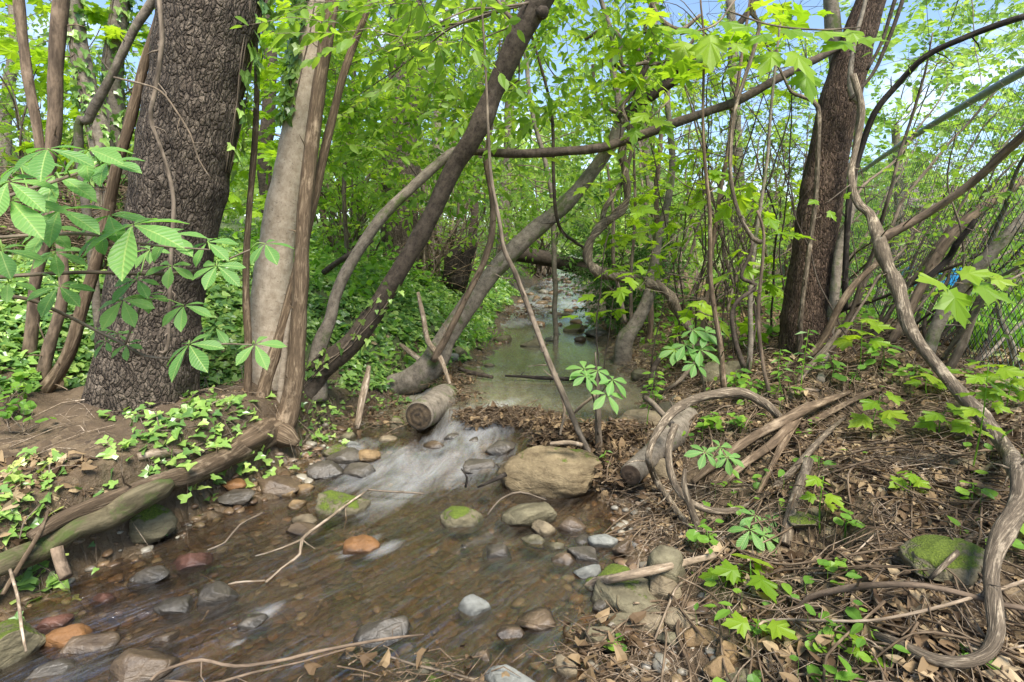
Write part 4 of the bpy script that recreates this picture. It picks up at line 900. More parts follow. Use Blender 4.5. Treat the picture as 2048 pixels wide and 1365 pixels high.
wood('dead_branch', 'broken bark-stripped branch standing in the shallows beside the ivy bank', 'branch', [(714, 858, 4.0, 12), (722, 810, 4.05, 15), (731, 770, 4.1, 14), (738, 732, 4.15, 9)], 'bark_bleach', seg=12, rough=.15, ridges=2, rid=.1)
wood('dead_branch', 'short broken branch end poking out of the ivy behind the elbow', 'branch', [(800, 690, 5.3, 8), (820, 705, 5.2, 12), (842, 722, 5.1, 12)], 'bark_bleach', seg=10)
wood('dead_branch', 'dark broken branch poking from the ivy slope left of the leaning trunks', 'branch', [(648, 545, 5, 12), (675, 525, 4.9, 11), (700, 510, 4.8, 12), (745, 480, 4.8, 10)], 'bark_dark', seg=10)
wood('broken_sapling', 'broken off sapling post with twigs beside the debris dam', 'sapling', [(1198, 900, 3.35, 15), (1196, 850, 3.35, 13), (1197, 800, 3.35, 11), (1192, 740, 3.35, 5), (1191, 705, 3.35, 3)], 'bark_twig', seg=10, root=True, part='stem')
# --- right tree
e_rt = wood('right_tree', 'tall reddish scaly tree trunk standing in front of the fence at right', 'tree',
  [(1612, 755, 4.45, 130), (1616, 720, 4.45, 108), (1614, 660, 4.45, 96), (1616, 600, 4.45, 90), (1626, 520, 4.45, 84), (1636, 440, 4.45, 80), (1652, 340, 4.45, 76), (1668, 250, 4.45, 74), (1690, 160, 4.45, 72), (1715, 80, 4.45, 62), (1742, 0, 4.45, 56), (1790, -150, 4.45, 54), (1830, -300, 4.45, 50)], 'bark_right', seg=90, root=True, part='trunk', key='rt', step=.02, rough=.05, rfreq=2, flare=(.2, .25, 4, .5))
wood('limb', '', '', [(1690, 160, 4.55, 40), (1672, 100, 4.6, 32), (1664, 30, 4.62, 28), (1655, -80, 4.6, 26)], 'bark_grey', parent=e_rt, seg=16, rough=.05)
wood('climbing_vine', 'bare vine climbing the left side of the right tree', 'vine', [(1598, 720, 4.3, 12), (1606, 600, 4.2, 9), (1622, 480, 4.22, 9), (1632, 400, 4.22, 9), (1636, 300, 4.22, 9), (1635, 215, 4.22, 9), (1600, 193, 4.22, 8), (1582, 185, 4.22, 6), (1560, 140, 4.2, 5), (1520, 60, 4.2, 5), (1500, -20, 4.2, 5)], 'bark_vine', seg=9, wob=.01)
wood('climbing_vine', 'dark knotted vine climbing the right side of the right tree', 'vine', [(1640, 770, 4.3, 16), (1650, 700, 4.3, 18), (1668, 600, 4.25, 18), (1680, 500, 4.25, 18), (1700, 430, 4.2, 14), (1706, 360, 4.2, 14), (1710, 300, 4.2, 12), (1722, 215, 4.2, 14), (1706, 190, 4.2, 14), (1702, 150, 4.2, 10), (1712, 70, 4.2, 8), (1735, -20, 4.2, 8)], 'bark_grey', seg=12, wob=.012, rough=.1)
wood('climbing_vine', 'blackish vine stem just right of the right tree', 'vine', [(1690, 620, 4.1, 11), (1695, 480, 4.1, 11), (1702, 380, 4.1, 12), (1722, 300, 4.1, 12), (1750, 225, 4.05, 12), (1795, 170, 4.0, 12), (1850, 115, 3.9, 12), (1920, 80, 3.8, 12), (2000, 50, 3.7, 13), (2080, 25, 3.6, 13)], 'bark_black', seg=10, wob=.01)
for i, sp in enumerate([[(1735, 140, 4.0, 6), (1765, 80, 4, 7), (1790, 0, 4, 8), (1800, -40, 4, 8)], [(1700, 200, 4, 6), (1745, 150, 4, 7), (1770, 100, 4, 8), (1800, 20, 4, 8), (1815, -30, 4, 8)]]):
    wood('upright_branch', ['thin dark stem rising right of the right tree top', 'second thin dark stem twisting beside the first at upper right'][i], 'branch', sp, 'bark_dark', seg=8, wob=.01)
# --- great hanging vine at right
wood('great_vine', 'very long thick grey vine sweeping down the right side and curling back at the bottom', 'vine',
  [(1706, 150, 3.9, 12), (1722, 220, 3.85, 12), (1712, 290, 3.8, 12), (1702, 350, 3.7, 14), (1715, 405, 3.6, 15), (1740, 430, 3.5, 17), (1755, 470, 3.4, 24), (1766, 510, 3.3, 26), (1778, 540, 3.25, 22), (1792, 565, 3.2, 28), (1803, 600, 3.1, 23), (1822, 660, 3.0, 24), (1860, 715, 2.85, 24), (1910, 775, 2.7, 25), (1965, 835, 2.5, 26), (2010, 895, 2.3, 28), (2035, 950, '.22', 32), (2034, 1010, '.2', 34), (2005, 1062, '.16', 36), (1988, 1100, '.14', 30), (1980, 1150, '.12', 27), (1988, 1210, '.1', 28), (1992, 1265, '.08', 27), (1970, 1308, '.06', 26), (1920, 1326, '.05', 25), (1860, 1318, '.05', 24), (1800, 1290, '.04', 22), (1755, 1272, '.02', 17), (1735, 1262, '.0', 12)], 'bark_vine', seg=24, step=.02, rough=.14, rfreq=6, wob=.008, ridges=2, rid=.05, twist=4, key='gv')
wood('vine_branch', 'thick brown branch running up right from the knot of the great vine', 'branch',
  [(1762, 478, 3.38, 22), (1800, 458, 3.35, 18), (1850, 430, 3.3, 16), (1905, 395, 3.2, 16), (1960, 352, 3.1, 17), (2010, 305, 3.0, 18), (2048, 270, 2.9, 18), (2110, 210, 2.8, 18)], 'bark_brown', seg=14, rough=.05)
wood('hanging_vine', 'long thin vine with kinks hanging before the right tree from the top', 'vine',
  [(1506, -20, 3.3, 5), (1504, 30, 3.3, 7), (1520, 45, 3.3, 7), (1512, 90, 3.3, 8), (1488, 160, 3.3, 8), (1470, 220, 3.3, 8), (1462, 300, 3.3, 8), (1464, 370, 3.3, 8), (1480, 430, 3.3, 8), (1505, 475, 3.3, 9), (1522, 485, 3.35, 11)], 'bark_vine', seg=9, wob=.008)
wood('kinked_vine', 'zigzag kinked vine standing on the right bank', 'vine', [(1488, 735, 3.9, 11), (1472, 690, 3.9, 10), (1464, 640, 3.9, 9), (1466, 620, 3.9, 9), (1478, 600, 3.9, 8), (1500, 585, 3.9, 8), (1512, 570, 3.9, 8), (1488, 560, 3.9, 8), (1482, 550, 3.9, 8), (1490, 530, 3.9, 7), (1502, 505, 3.9, 8), (1505, 480, 3.9, 6)], 'bark_dark', seg=9, wob=.003)
for i, sp in enumerate([
  [(1448, 780, 3.6, 13), (1440, 700, 3.6, 12), (1430, 620, 3.6, 10), (1420, 500, 3.6, 9), (1416, 400, 3.6, 8), (1405, 250, 3.6, 6), (1410, 100, 3.6, 5), (1400, 0, 3.6, 4)],
  [(1545, 805, 3.5, 10), (1525, 740, 3.5, 8), (1518, 650, 3.5, 8), (1522, 560, 3.5, 7), (1528, 470, 3.5, 6), (1515, 420, 3.5, 5)],
  [(1495, 760, 4.2, 12), (1500, 680, 4.2, 11), (1502, 600, 4.2, 10), (1508, 500, 4.2, 8), (1530, 350, 4.2, 7), (1545, 200, 4.2, 6), (1560, 50, 4.2, 5)],
  [(1250, 645, 6.0, 9), (1240, 590, 6, 8), (1228, 520, 6, 8), (1225, 430, 6, 7), (1215, 330, 6, 5)],
  [(1262, 650, 6.1, 8), (1262, 560, 6.1, 7), (1270, 430, 6.1, 6), (1268, 300, 6.1, 5)],
  [(1170, 500, 6.2, 6), (1115, 440, 5.0, 7), (1105, 250, 5, 7), (1095, 180, 5, 6), (1060, 60, 5, 5)]]):
    wood('thin_sapling', ['straight brown sapling stem before the lichen grey rock', 'reddish slim stem leaning slightly left of the right tree', 'pale slim stem behind the zigzag vine', 'left slim stem of the pair rising right of the far pool', 'right slim stem of the pair rising right of the far pool', 'thin dark stem hanging down above the pool centre'][i], 'sapling', sp, ['bark_stem', 'bark_brown', 'bark_grey', 'bark_twig', 'bark_twig', 'bark_dark'][i], seg=8, wob=.012)
# leaning trunks on the right far bank
wood('leaning_tree', 'pale leaning trunk rising from the right bank beyond the S vine', 'tree', [(1248, 688, 6.0, 36), (1270, 650, 6.05, 28), (1295, 600, 6.1, 24), (1305, 550, 6.15, 20), (1318, 470, 6.2, 17), (1330, 430, 6.2, 16), (1345, 330, 6.3, 13), (1335, 200, 6.3, 11), (1340, 60, 6.3, 10)], 'bark_grey', seg=16, root=True, part='trunk', rough=.05, key='fr')
wood('fallen_tree', 'dark fallen tree trunk bridging the creek in the distance', 'log', [(1000, 505, 9.3, 32), (1060, 512, 9.2, 30), (1120, 524, 9.1, 30), (1180, 542, 9.0, 32), (1215, 565, 8.9, 36), (1235, 620, 8.8, 44), (1232, 660, 8.8, 50)], 'bark_dark', seg=18, rough=.08, key='ft')
wood('root_ball', 'dark upturned stump on the left bank beside the far creek', 'stump', [(905, 610, 8.6, 30), (912, 560, 8.5, 50), (918, 525, 8.5, 56), (935, 495, 8.5, 36), (950, 470, 8.6, 12)], 'bark_black', seg=18, rough=.2, rfreq=3)
# arch, loop and old roots on the right bank
wood('arching_vine', 'thick furrowed vine arching over the right bank like a bow', 'vine',
  [(1385, 1065, '.0', 11.8), (1345, 1010, '.05', 12.6), (1312, 960, '.08', 12.6), (1298, 920, 2.75, 13.4), (1305, 885, 2.8, 14.3), (1325, 850, 2.85, 16.8), (1350, 820, 2.95, 18.5), (1385, 800, 3.05, 18.5), (1430, 790, 3.1, 18.5), (1480, 786, 3.12, 19.3), (1520, 802, 3.12, 18.5), (1550, 825, 3.12, 16.0), (1570, 848, 3.12, 12.6)], 'bark_vine', seg=22, step=.02, rough=.15, ridges=3, rid=.08, twist=5)
wood('looping_vine', 'vine looping down from the arch and sweeping up right over the litter', 'vine',
  [(1350, 850, 2.84, 14.8), (1338, 890, 2.78, 14.8), (1340, 940, 2.68, 14.8), (1360, 985, 2.6, 13.9), (1400, 1015, 2.52, 13.1), (1450, 1024, 2.5, 12.3), (1500, 1010, 2.55, 12.3), (1550, 975, 2.62, 13.1), (1600, 925, 2.72, 12.3), (1650, 870, 2.85, 10.7), (1690, 835, None, 6.6)], 'bark_vine', seg=18, step=.02, rough=.14, ridges=2, rid=.07, twist=5)
wood('standing_stick', 'thick mottled stick standing in the litter right of the looping vine', 'branch', [(1568, 1090, '.0', 24), (1590, 1010, 2.35, 22), (1606, 960, 2.42, 21), (1618, 920, 2.5, 18)], 'bark_vine', seg=14, rough=.07)
wood('stub_stick', 'short dark stub sticking up inside the vine loop', 'branch', [(1400, 1070, '.0', 16), (1380, 1010, 2.5, 14), (1368, 970, 2.52, 12), (1370, 938, 2.55, 7)], 'bark_vine', seg=12, rough=.1)
for i, sp in enumerate([
  [(1385, 965, '.03', 13), (1440, 920, '.08', 17), (1500, 878, '.12', 20), (1560, 846, '.14', 21), (1610, 820, '.14', 20), (1660, 800, '.08', 14), (1700, 785, '.03', 8)],
  [(1430, 985, '.0', 12), (1480, 935, '.05', 16), (1540, 892, '.08', 19), (1570, 862, '.1', 20), (1600, 830, '.12', 17)],
  [(1510, 1000, '.02', 6), (1545, 930, '.05', 10), (1575, 870, '.08', 14), (1600, 830, '.1', 16)],
  [(1600, 855, '.05', 12), (1650, 830, '.06', 13), (1720, 795, '.05', 11), (1790, 770, '.02', 6)]]):
    wood('old_root', ['upper weathered root stretched across the right bank', 'lower weathered root below the upper one on the right bank', 'split root dropping steeply from the knot of weathered roots', 'low root continuing right from the knot of weathered roots'][i], 'root', sp, 'bark_stem', 'weathered roots on the right bank', seg=20, step=.02, rough=.16, rfreq=5, ridges=4, rid=.1)
def cut_log(label, p0, p1, r0, r1, mat, end, name='sawn_log', seg=40):
    e = empty(name, p0, label, 'log'); mb = MB(); p0 = np.array(p0); p1 = np.array(p1)
    tube(mb, [p0, p0 * .66 + p1 * .34, p0 * .33 + p1 * .67, p1], [r0, r0 * .97 + .03 * r1, r1, r1 * .97], seg=seg, step=.02, rough=.04, rfreq=3, capend=True); mb.build('bark', M[mat], e)
    d = unit(p0 - p1); n = unit(np.cross(d, [0, 0, 1])); b = np.cross(n, d); a = np.linspace(0, 2 * pi, seg, endpoint=False)
    V = [p0 + d * .012]; R = [(0, 0, 0)]
    for k in (.5, .93):
        for t in a:
            rr_ = r0 * k * (1 + .02 * sin(3 * t)); V.append(p0 + d * (.012 if k < .9 else .004) + (cos(t) * n + sin(t) * b) * rr_); R.append((cos(t) * rr_, sin(t) * rr_, 0))
    f1 = [[0, 1 + j, 1 + (j + 1) % seg] for j in range(seg)]; f2 = [[1 + j, 1 + seg + j, 1 + seg + (j + 1) % seg, 1 + (j + 1) % seg] for j in range(seg)]
    mb = MB(); mb.add(np.array(V), [f1, f2], rest=np.array(R)); mb.build('cut_end', M[end], e); return e
p0 = P(838, 832, 4.0); p1 = P(893, 797, 4.55)
cut_log('short sawn log with a dark round cut end facing the viewer in the creek', p0, p1, toW(58, p0) / 2, toW(60, p1) / 2, 'bark_grey', 'endgrain_dark')
p0 = P(1262, 950, 2.95); p1 = P(1375, 838, 3.75)
cut_log('grey sawn log sloping down the right bank under the arching vine', p0, p1, toW(45, p0) / 2, toW(54, p1) / 2, 'bark_grey', 'endgrain_brown')
# --- fallen sticks
STK = [
 ('smooth grey branch lying over the stones toward the water', [(1160, 1183, '.02', 11), (1190, 1165, '.06', 17), (1230, 1158, '.13', 18), (1300, 1143, '.14', 17), (1370, 1125, '.09', 14), (1430, 1112, '.06', 12)], 'bark_bleach', 12),
 ('bent brown branch arching along the lower right bank', [(1580, 1235, '.03', 7), (1620, 1195, '.06', 12), (1690, 1175, '.08', 13), (1770, 1168, '.08', 12), (1850, 1172, '.08', 11), (1930, 1190, '.08', 11), (2010, 1212, '.08', 11), (2080, 1225, '.08', 11)], 'bark_brown', 10),
 ('thin pale cane lying level across the bottom right', [(1510, 1275, '.04', 4), (1518, 1250, '.06', 6), (1545, 1240, '.07', 6), (1640, 1240, '.07', 6), (1740, 1242, '.07', 6), (1850, 1225, '.07', 7), (1960, 1195, '.08', 7), (2060, 1160, '.08', 8)], 'bark_bleach', 7),
 ('branch on the bank behind the mossy right rock', [(1860, 1158, '.06', 9), (1900, 1120, '.1', 11), (1950, 1075, 2.1, 12), (1990, 1045, 2.1, 13), (2020, 1020, 2.1, 12)], 'bark_vine', 9),
 ('brown stick lying at the top of the litter', [(1530, 770, None, 10), (1575, 776, None, 8), (1640, 782, None, 7)], 'bark_bleach', 8),
 ('thick brown pole leaning from the litter to the right tree', [(1568, 745, None, 10), (1605, 720, 3.9, 14), (1640, 690, 3.9, 15), (1680, 610, 3.9, 14), (1720, 560, 3.95, 12), (1765, 520, 4, 9)], 'bark_stem', 10),
 ('pale pole leaning in the litter in front of the right tree', [(1578, 800, None, 9), (1610, 745, 3.6, 12), (1650, 700, 3.6, 11), (1680, 660, 3.6, 8)], 'bark_bleach', 9),
 ('long bare twig lying over the left current', [(730, 985, 2.95, 4), (690, 1012, 2.8, 5), (640, 1050, 2.6, 6), (605, 1080, 2.45, 7), (600, 1110, 2.4, 6), (560, 1140, 2.3, 5), (530, 1165, 2.2, 5)], 'bark_bleach', 6),
 ('forked side twig of the long bare twig', [(602, 1080, 2.45, 5), (560, 1097, 2.4, 4), (510, 1112, 2.38, 3)], 'bark_bleach', 6),
 ('crooked twig trailing in the left current', [(530, 1162, 2.22, 4), (470, 1168, 2.2, 5), (445, 1180, 2.18, 5), (425, 1210, 2.1, 5), (400, 1250, 2.0, 4)], 'bark_bleach', 6),
 ('thin pale twig crossing behind the crooked twig', [(400, 1148, 2.3, 3), (430, 1165, 2.25, 4), (447, 1180, 2.2, 4)], 'bark_bleach', 6),
 ('curved grey twig above the broken brick chunk', [(415, 1100, 2.4, 3), (450, 1085, 2.45, 4), (480, 1050, 2.5, 4), (525, 1027, 2.6, 4)], 'bark_bleach', 6),
 ('long twig along the bottom left from the frame edge', [(300, 1362, 1.55, 6), (320, 1345, 1.58, 7), (360, 1330, 1.6, 7), (400, 1322, 1.62, 7), (470, 1336, 1.62, 7), (560, 1325, 1.66, 7), (640, 1305, 1.72, 7), (760, 1280, 1.8, 6), (845, 1270, 1.85, 4)], 'bark_brown', 7),
 ('reddish twig below the long bottom twig', [(330, 1362, 1.55, 5), (420, 1365, 1.56, 5), (500, 1345, 1.6, 5), (600, 1325, 1.68, 4), (690, 1300, 1.75, 4)], 'bark_brown', 6),
 ('thin dark twig at the bottom centre mud', [(770, 1310, 1.75, 4), (830, 1330, 1.72, 5), (890, 1345, 1.7, 5), (950, 1362, 1.66, 5)], 'bark_twig', 6),
 ('long thin twig stretched over the bottom right mud', [(1110, 1252, 1.95, 3), (1200, 1258, 1.95, 4), (1260, 1270, 1.92, 4), (1320, 1295, 1.88, 5), (1360, 1320, 1.85, 5)], 'bark_brown', 6),
 ('upright cane leaning at the bottom right of the mud', [(1280, 1364, 1.65, 6), (1300, 1310, 1.75, 5), (1320, 1250, 1.85, 5), (1350, 1180, 2.0, 5), (1365, 1165, 2.0, 4)], 'bark_bleach', 6),
 ('straight cane crossing the mud at the bottom', [(1215, 1350, 1.7, 5), (1190, 1300, 1.78, 5), (1170, 1262, 1.85, 4)], 'bark_twig', 6),
 ('pale twig before the debris dam', [(1120, 870, 3.3, 5), (1128, 820, 3.4, 6), (1118, 780, 3.4, 4)], 'bark_bleach', 6),
 ('bleached branch among the debris in front of the broken post', [(1100, 888, 3.1, 8), (1140, 885, 3.1, 10), (1165, 890, 3.05, 8)], 'bark_bleach', 8),
 ('pale stick leaning on the broken sapling post', [(1140, 835, 3.5, 5), (1165, 812, 3.4, 6), (1192, 790, 3.35, 6)], 'bark_bleach', 6),
 ('dark stick poking left from under the boulder', [(955, 975, 3.05, 4), (985, 962, 3.05, 8), (1010, 950, 3.1, 10)], 'bark_black', 7),
 ('small dark branching twig in the rapid', [(931, 975, 3.1, 5), (934, 955, 3.1, 4), (922, 938, 3.1, 2)], 'bark_black', 6),
 ('twig bobbing behind the mossy lump', [(735, 980, 3.0, 4), (790, 985, 3.0, 4), (850, 989, 3.0, 3)], 'bark_twig', 6),
 ('curved twig over the olive stone', [(975, 1030, 2.75, 3), (1000, 1000, 2.8, 4), (1040, 985, 2.85, 4), (1090, 1000, 2.8, 3)], 'bark_twig', 6),
 ('broken limb end crossing above the arching vine', [(1290, 795, 3.6, 12), (1315, 820, 3.3, 12), (1345, 852, 3.1, 13)], 'bark_twig', 8),
 ('curved dark branch low on the right bank above the pool', [(1300, 780, 4.6, 13), (1310, 730, 4.7, 12), (1345, 700, 4.7, 11), (1400, 690, 4.7, 9), (1440, 660, 4.7, 7)], 'bark_dark', 9),
 ('thin shadowed branch at the far right bank', [(1315, 790, '.02', 8), (1360, 760, '.1', 9), (1400, 715, '.12', 9), (1440, 690, '.1', 6)], 'bark_twig', 7),
 ('drifted branch resting across the far pool', [(1010, 752, 5.2, 5), (1100, 757, 5.15, 8), (1160, 760, 5.1, 9), (1230, 762, 5.1, 7)], 'bark_black', 8),
 ('flat driftwood stick at the left rim of the pool', [(918, 738, 5.4, 8), (950, 748, 5.3, 11), (985, 755, 5.2, 7)], 'bark_dark', 8),
 ('leaning twig bundle at the far left corner of the bank', [(5, 1190, 1.9, 9), (40, 1130, 2.0, 9), (80, 1060, 2.1, 8), (95, 1020, 2.15, 5)], 'bark_stem', 8),
 ('hanging root dangling over the left water', [(20, 1140, 1.95, 6), (35, 1200, 1.85, 6), (45, 1260, 1.75, 6), (55, 1305, 1.7, 5)], 'bark_bleach', 6),
 ('terracotta ribbed root end dipping into the water under the mossy log', [(113, 1095, 2.1, 22), (120, 1125, 2.08, 22), (132, 1155, 2.05, 24)], 'bark_brown', 12),
]
for lb, sp, mt, sg in STK: wood('fallen_stick', lb, 'stick', sp, mt, 'sticks lying about the creek', seg=sg, wob=.008, rough=.1)
# --- left edge stems
LS = [
 ('left brown stem of the trio standing on the dirt at the far left', [(48, 805, 3.3, 26), (55, 740, 3.3, 24), (66, 640, 3.3, 22), (72, 560, 3.3, 20), (95, 460, 3.3, 20), (100, 330, 3.3, 20), (108, 250, 3.3, 26), (112, 130, 3.3, 27), (122, 0, 3.3, 28), (128, -80, 3.3, 27)], 'bark_brown', 18),
 ('middle brown stem of the trio standing on the dirt at the far left', [(82, 765, 3.25, 22), (96, 700, 3.25, 21), (118, 630, 3.25, 20), (128, 560, 3.25, 19), (118, 470, 3.25, 17), (95, 380, 3.3, 16), (70, 240, 3.3, 18), (52, 130, 3.3, 18), (40, 0, 3.3, 18), (38, -80, 3.3, 18)], 'bark_brown', 16),
 ('right brown stem of the trio, bending right up to the massive trunk', [(70, 800, 3.2, 30), (100, 765, 3.2, 27), (140, 700, 3.2, 24), (165, 620, 3.2, 22), (195, 510, 3.2, 22), (215, 430, 3.2, 21), (235, 330, 3.15, 20), (258, 250, 3.15, 20), (290, 130, 3.15, 18), (322, 20, 3.15, 17), (345, -60, 3.15, 16)], 'bark_stem', 18),
 ('grey dead limb slanting to the upper right behind the trio', [(160, 300, 3.6, 16), (178, 240, 3.6, 17), (192, 208, 3.6, 20), (222, 150, 3.6, 16), (268, 60, 3.6, 16), (300, 10, 3.6, 17), (330, -50, 3.6, 17)], 'bark_grey', 14),
 ('thin pale vine running down the face of the massive trunk', [(318, 0, 2.86, 9), (322, 80, 2.84, 9), (310, 180, 2.82, 9), (302, 235, 2.8, 8), (325, 300, 2.78, 7), (345, 380, 2.76, 8), (347, 440, 2.74, 9), (342, 520, 2.72, 8), (338, 620, 2.7, 8), (335, 700, 2.68, 8), (320, 705, 2.68, 5)], 'bark_twig', 10),
 ('fine curved twig arching over the massive trunk', [(228, 155, 2.8, 4), (275, 168, 2.76, 4), (320, 185, 2.74, 4), (350, 220, 2.72, 4), (380, 270, 2.7, 4), (395, 320, 2.7, 3), (418, 358, 2.7, 3)], 'bark_bleach', 6),
]
for lb, sp, mt, sg in LS: wood('bare_shrub', lb, 'shrub', sp, mt, 'bare stems at the far left', seg=sg, wob=.01, rough=.08, root=('trio' in lb), key='ls' + str(len(TUBES)))
wood('knobbly_stump', 'eroded knobbly root foot under the trio of stems', 'root', [(40, 800, 3.2, 34), (66, 822, 3.15, 40), (74, 860, 3.05, 24), (80, 872, 3.0, 14)], 'bark_mossy', seg=18, rough=.2)
IV = [('left ivy covered trunk behind the dead limb', [(215, 560, 5.2, 44), (205, 300, 5.2, 40), (175, 180, 5.2, 36), (152, 60, 5.2, 34), (140, -60, 5.2, 34)]),
      ('right ivy covered trunk half hidden by the massive trunk', [(260, 560, 5.6, 40), (235, 300, 5.6, 40), (225, 150, 5.6, 36), (235, 60, 5.6, 32), (250, -60, 5.6, 32)])]
for i, (lb, sp) in enumerate(IV):
    e = wood('ivy_clad_tree', lb, 'tree', sp, 'bark_grey', 'ivy clad trees behind the massive trunk', seg=18, part='trunk', key='iv%d' % i, rough=.06)
    mbl, mbt = MB(), MB(); tube_ivy(mbl, mbt, 'iv%d' % i, 360, .05, .98, -1.8, 1.8, .07, .01)
    o = mbl.build('ivy_leaves', M['leaf_ivy'], e, smooth=False); mbt.build('ivy_stem', M['bark_twig'], e)
def ivy_on(key, label, n, s0, s1, a0, a1, size=.05):
    mbl, mbt = MB(), MB(); tube_ivy(mbl, mbt, key, n, s0, s1, a0, a1, size)
    e = empty('climbing_ivy', TUBES[key][0][int(s0 * len(TUBES[key][0]))], label, 'ivy'); mbl.build('ivy_leaves', M['leaf_ivy'], e, smooth=False); mbt.build('ivy_stem', M['bark_twig'], e)
ivy_on('pale', 'dense ivy strip climbing the left edge of the smooth pale trunk', 420, .40, .93, .45, 1.4, .065)
ivy_on('big', 'sparse ivy climbing the right edge of the massive scaly trunk', 190, .28, .8, -1.6, -.85, .065)
ivy_on('la', 'ivy trailing over the foot of the dark leaning trunk', 60, .0, .2, -1.2, 1.2, .05)
# ------------------------------------------------------------ crowns
TOV, TSI, TMA, TIV, TRO, TLI, TLF = T_ovate(), T_simple(.27), T_maple(), T_ivy(), T_round(), T_litter(), T_leaflet()
T_OV2 = (T_simple(.30)[0], T_simple(.30)[1])
def region_pts(regs, clump=1.1, thr=-.12, corridor=True):
    out = []
    for (x0, y0, x1, y1, D0, D1, n) in regs:
        got = []
        c = 0
        while sum(len(g) for g in got) < n and c < 12:
            m = n * 2; px = x0 + (x1 - x0) * rng.random(m); py = y0 + (y1 - y0) * rng.random(m); D = D0 + (D1 - D0) * rng.random(m)
            u = (px - 1024) / FPX; v = (py - 682.5) / FPX; ry = CP - v * SP; rz = -SP - v * CP
            p = np.stack([u * D / ry, D, CAMZ + rz * D / ry], -1)
            k = fbm(p[:, 0] * clump, p[:, 1] * clump, p[:, 2] * clump * 1.4, 2) > thr + .25 * rng.normal(size=m)
            if corridor: k &= ~((p[:, 0] > xl(p[:, 1]) - .35) & (p[:, 0] < xr(p[:, 1]) + .25) & (p[:, 2] < zwat(p[:, 0], p[:, 1]) + np.interp(p[:, 1], [5, 9, 14], [.9, 1.25, 1.5])) & (p[:, 1] > 4.5))
            k &= p[:, 2] > height(p[:, 0], p[:, 1], False) + .12
            got.append(p[k]); c += 1
        out.append(np.concatenate(got)[:n])
    return np.concatenate(out)
def crown(e, key, regs, T, mat, lsize, m=12, Ln=.45, limbs=8, lmat='bark_twig', clump=1.1, droop=.25, flat=.35, thr=-.12, twr=.0022, lr=.012, name='crown', tmin=.35):
    pts = region_pts(regs, clump, thr, key != 'eg'); pp, rr = TUBES[key]
    ax = pp[np.clip((len(pp) * .7), 0, len(pp) - 1).astype(int)]
    d = pts - ax; d[:, 2] *= .3; dirs = unit(unit(d) + rng.normal(0, .8, pts.shape) * [1, 1, .35])
    L_ = Ln * (.6 + .8 * rng.random(len(pts)))
    mbl, mbt = MB(), MB(); sprays(mbl, mbt, pts, dirs, L_, m, T, lsize, droop, flat, twr)
    cen = pts[rng.choice(len(pts), min(limbs, len(pts)), replace=False)]
    cand = pp[int(len(pp) * tmin):]
    for c in cen:
        dd = np.linalg.norm(cand - c, axis=1) + .8 * np.clip(cand[:, 2] - c[2], 0, 9); b = cand[np.argmin(dd)]
        mid = (b + c) / 2 + rng.normal(0, .12, 3) * np.linalg.norm(c - b) + [0, 0, .08 * np.linalg.norm(c - b)]
        tube(mbt, [b, b * .5 + mid * .5 + rng.normal(0, .04, 3), mid, mid * .4 + c * .6 + rng.normal(0, .05, 3), c], [lr, lr * .85, lr * .65, lr * .45, lr * .25], seg=6, step=.12, wob=.02)
        nb = np.argsort(np.linalg.norm(pts - c, axis=1))[1:7]
        q = pts[nb]; thin_tubes(mbt, np.repeat(c[None], len(q), 0), (q + c) / 2 + rng.normal(0, .04, q.shape), q, lr * .3)
    mbl.build(name, M[mat], e, smooth=False); mbt.build('twigs', M[lmat], e)
def tree(label, spec, mat, regs, T, lmat_, lsize, group='trees beyond the creek bend', cat='tree', name='background_tree', seg=10, **kw):
    e = wood(name, label, cat, spec, mat, group, seg=seg, root=True, part='trunk', key='t%d' % len(TUBES), rough=.05, wob=.03, step=.12)
    crown(e, 't%d' % (len(TUBES) - 1), regs, T, lmat_, lsize, **kw); return e

# crown of the dark leaning tree and understorey near the centre top
crown(e_la, 'la', [(620, -60, 1330, 230, 4.0, 5.8, 330), (640, 200, 1120, 330, 4.0, 6.0, 50), (660, -40, 950, 90, 2.6, 3.6, 30)], T_ovate(.21, .04, .15), 'leaf_spring', .085, m=11, Ln=.42, limbs=12, lr=.008, tmin=.55)
tree('understorey sapling with fresh leaves filling the gap left of the dark leaning trunk', [(700, 560, 6.4, 10), (690, 400, 6.4, 9), (705, 200, 6.4, 8), (720, 0, 6.4, 6)], 'bark_twig',
  [(640, 60, 960, 400, 5.0, 7.4, 250), (640, 360, 900, 480, 5.8, 7.4, 26)], TOV, 'leaf_spring', .085, name='understorey_tree', group='understorey trees', m=11, limbs=10, lr=.008)
tree('understorey tree whose leaves hang between the forked trunk and the level limb', [(1110, 620, 7.2, 10), (1105, 400, 7.2, 10), (1060, 200, 7.2, 9), (1040, 0, 7.2, 8)], 'bark_grey',
  [(940, 60, 1290, 480, 6.3, 9, 190), (1000, 330, 1300, 470, 6.5, 8.5, 60)], TOV, 'leaf_spring', .08, name='understorey_tree', group='understorey trees', m=11, limbs=10, lr=.008)
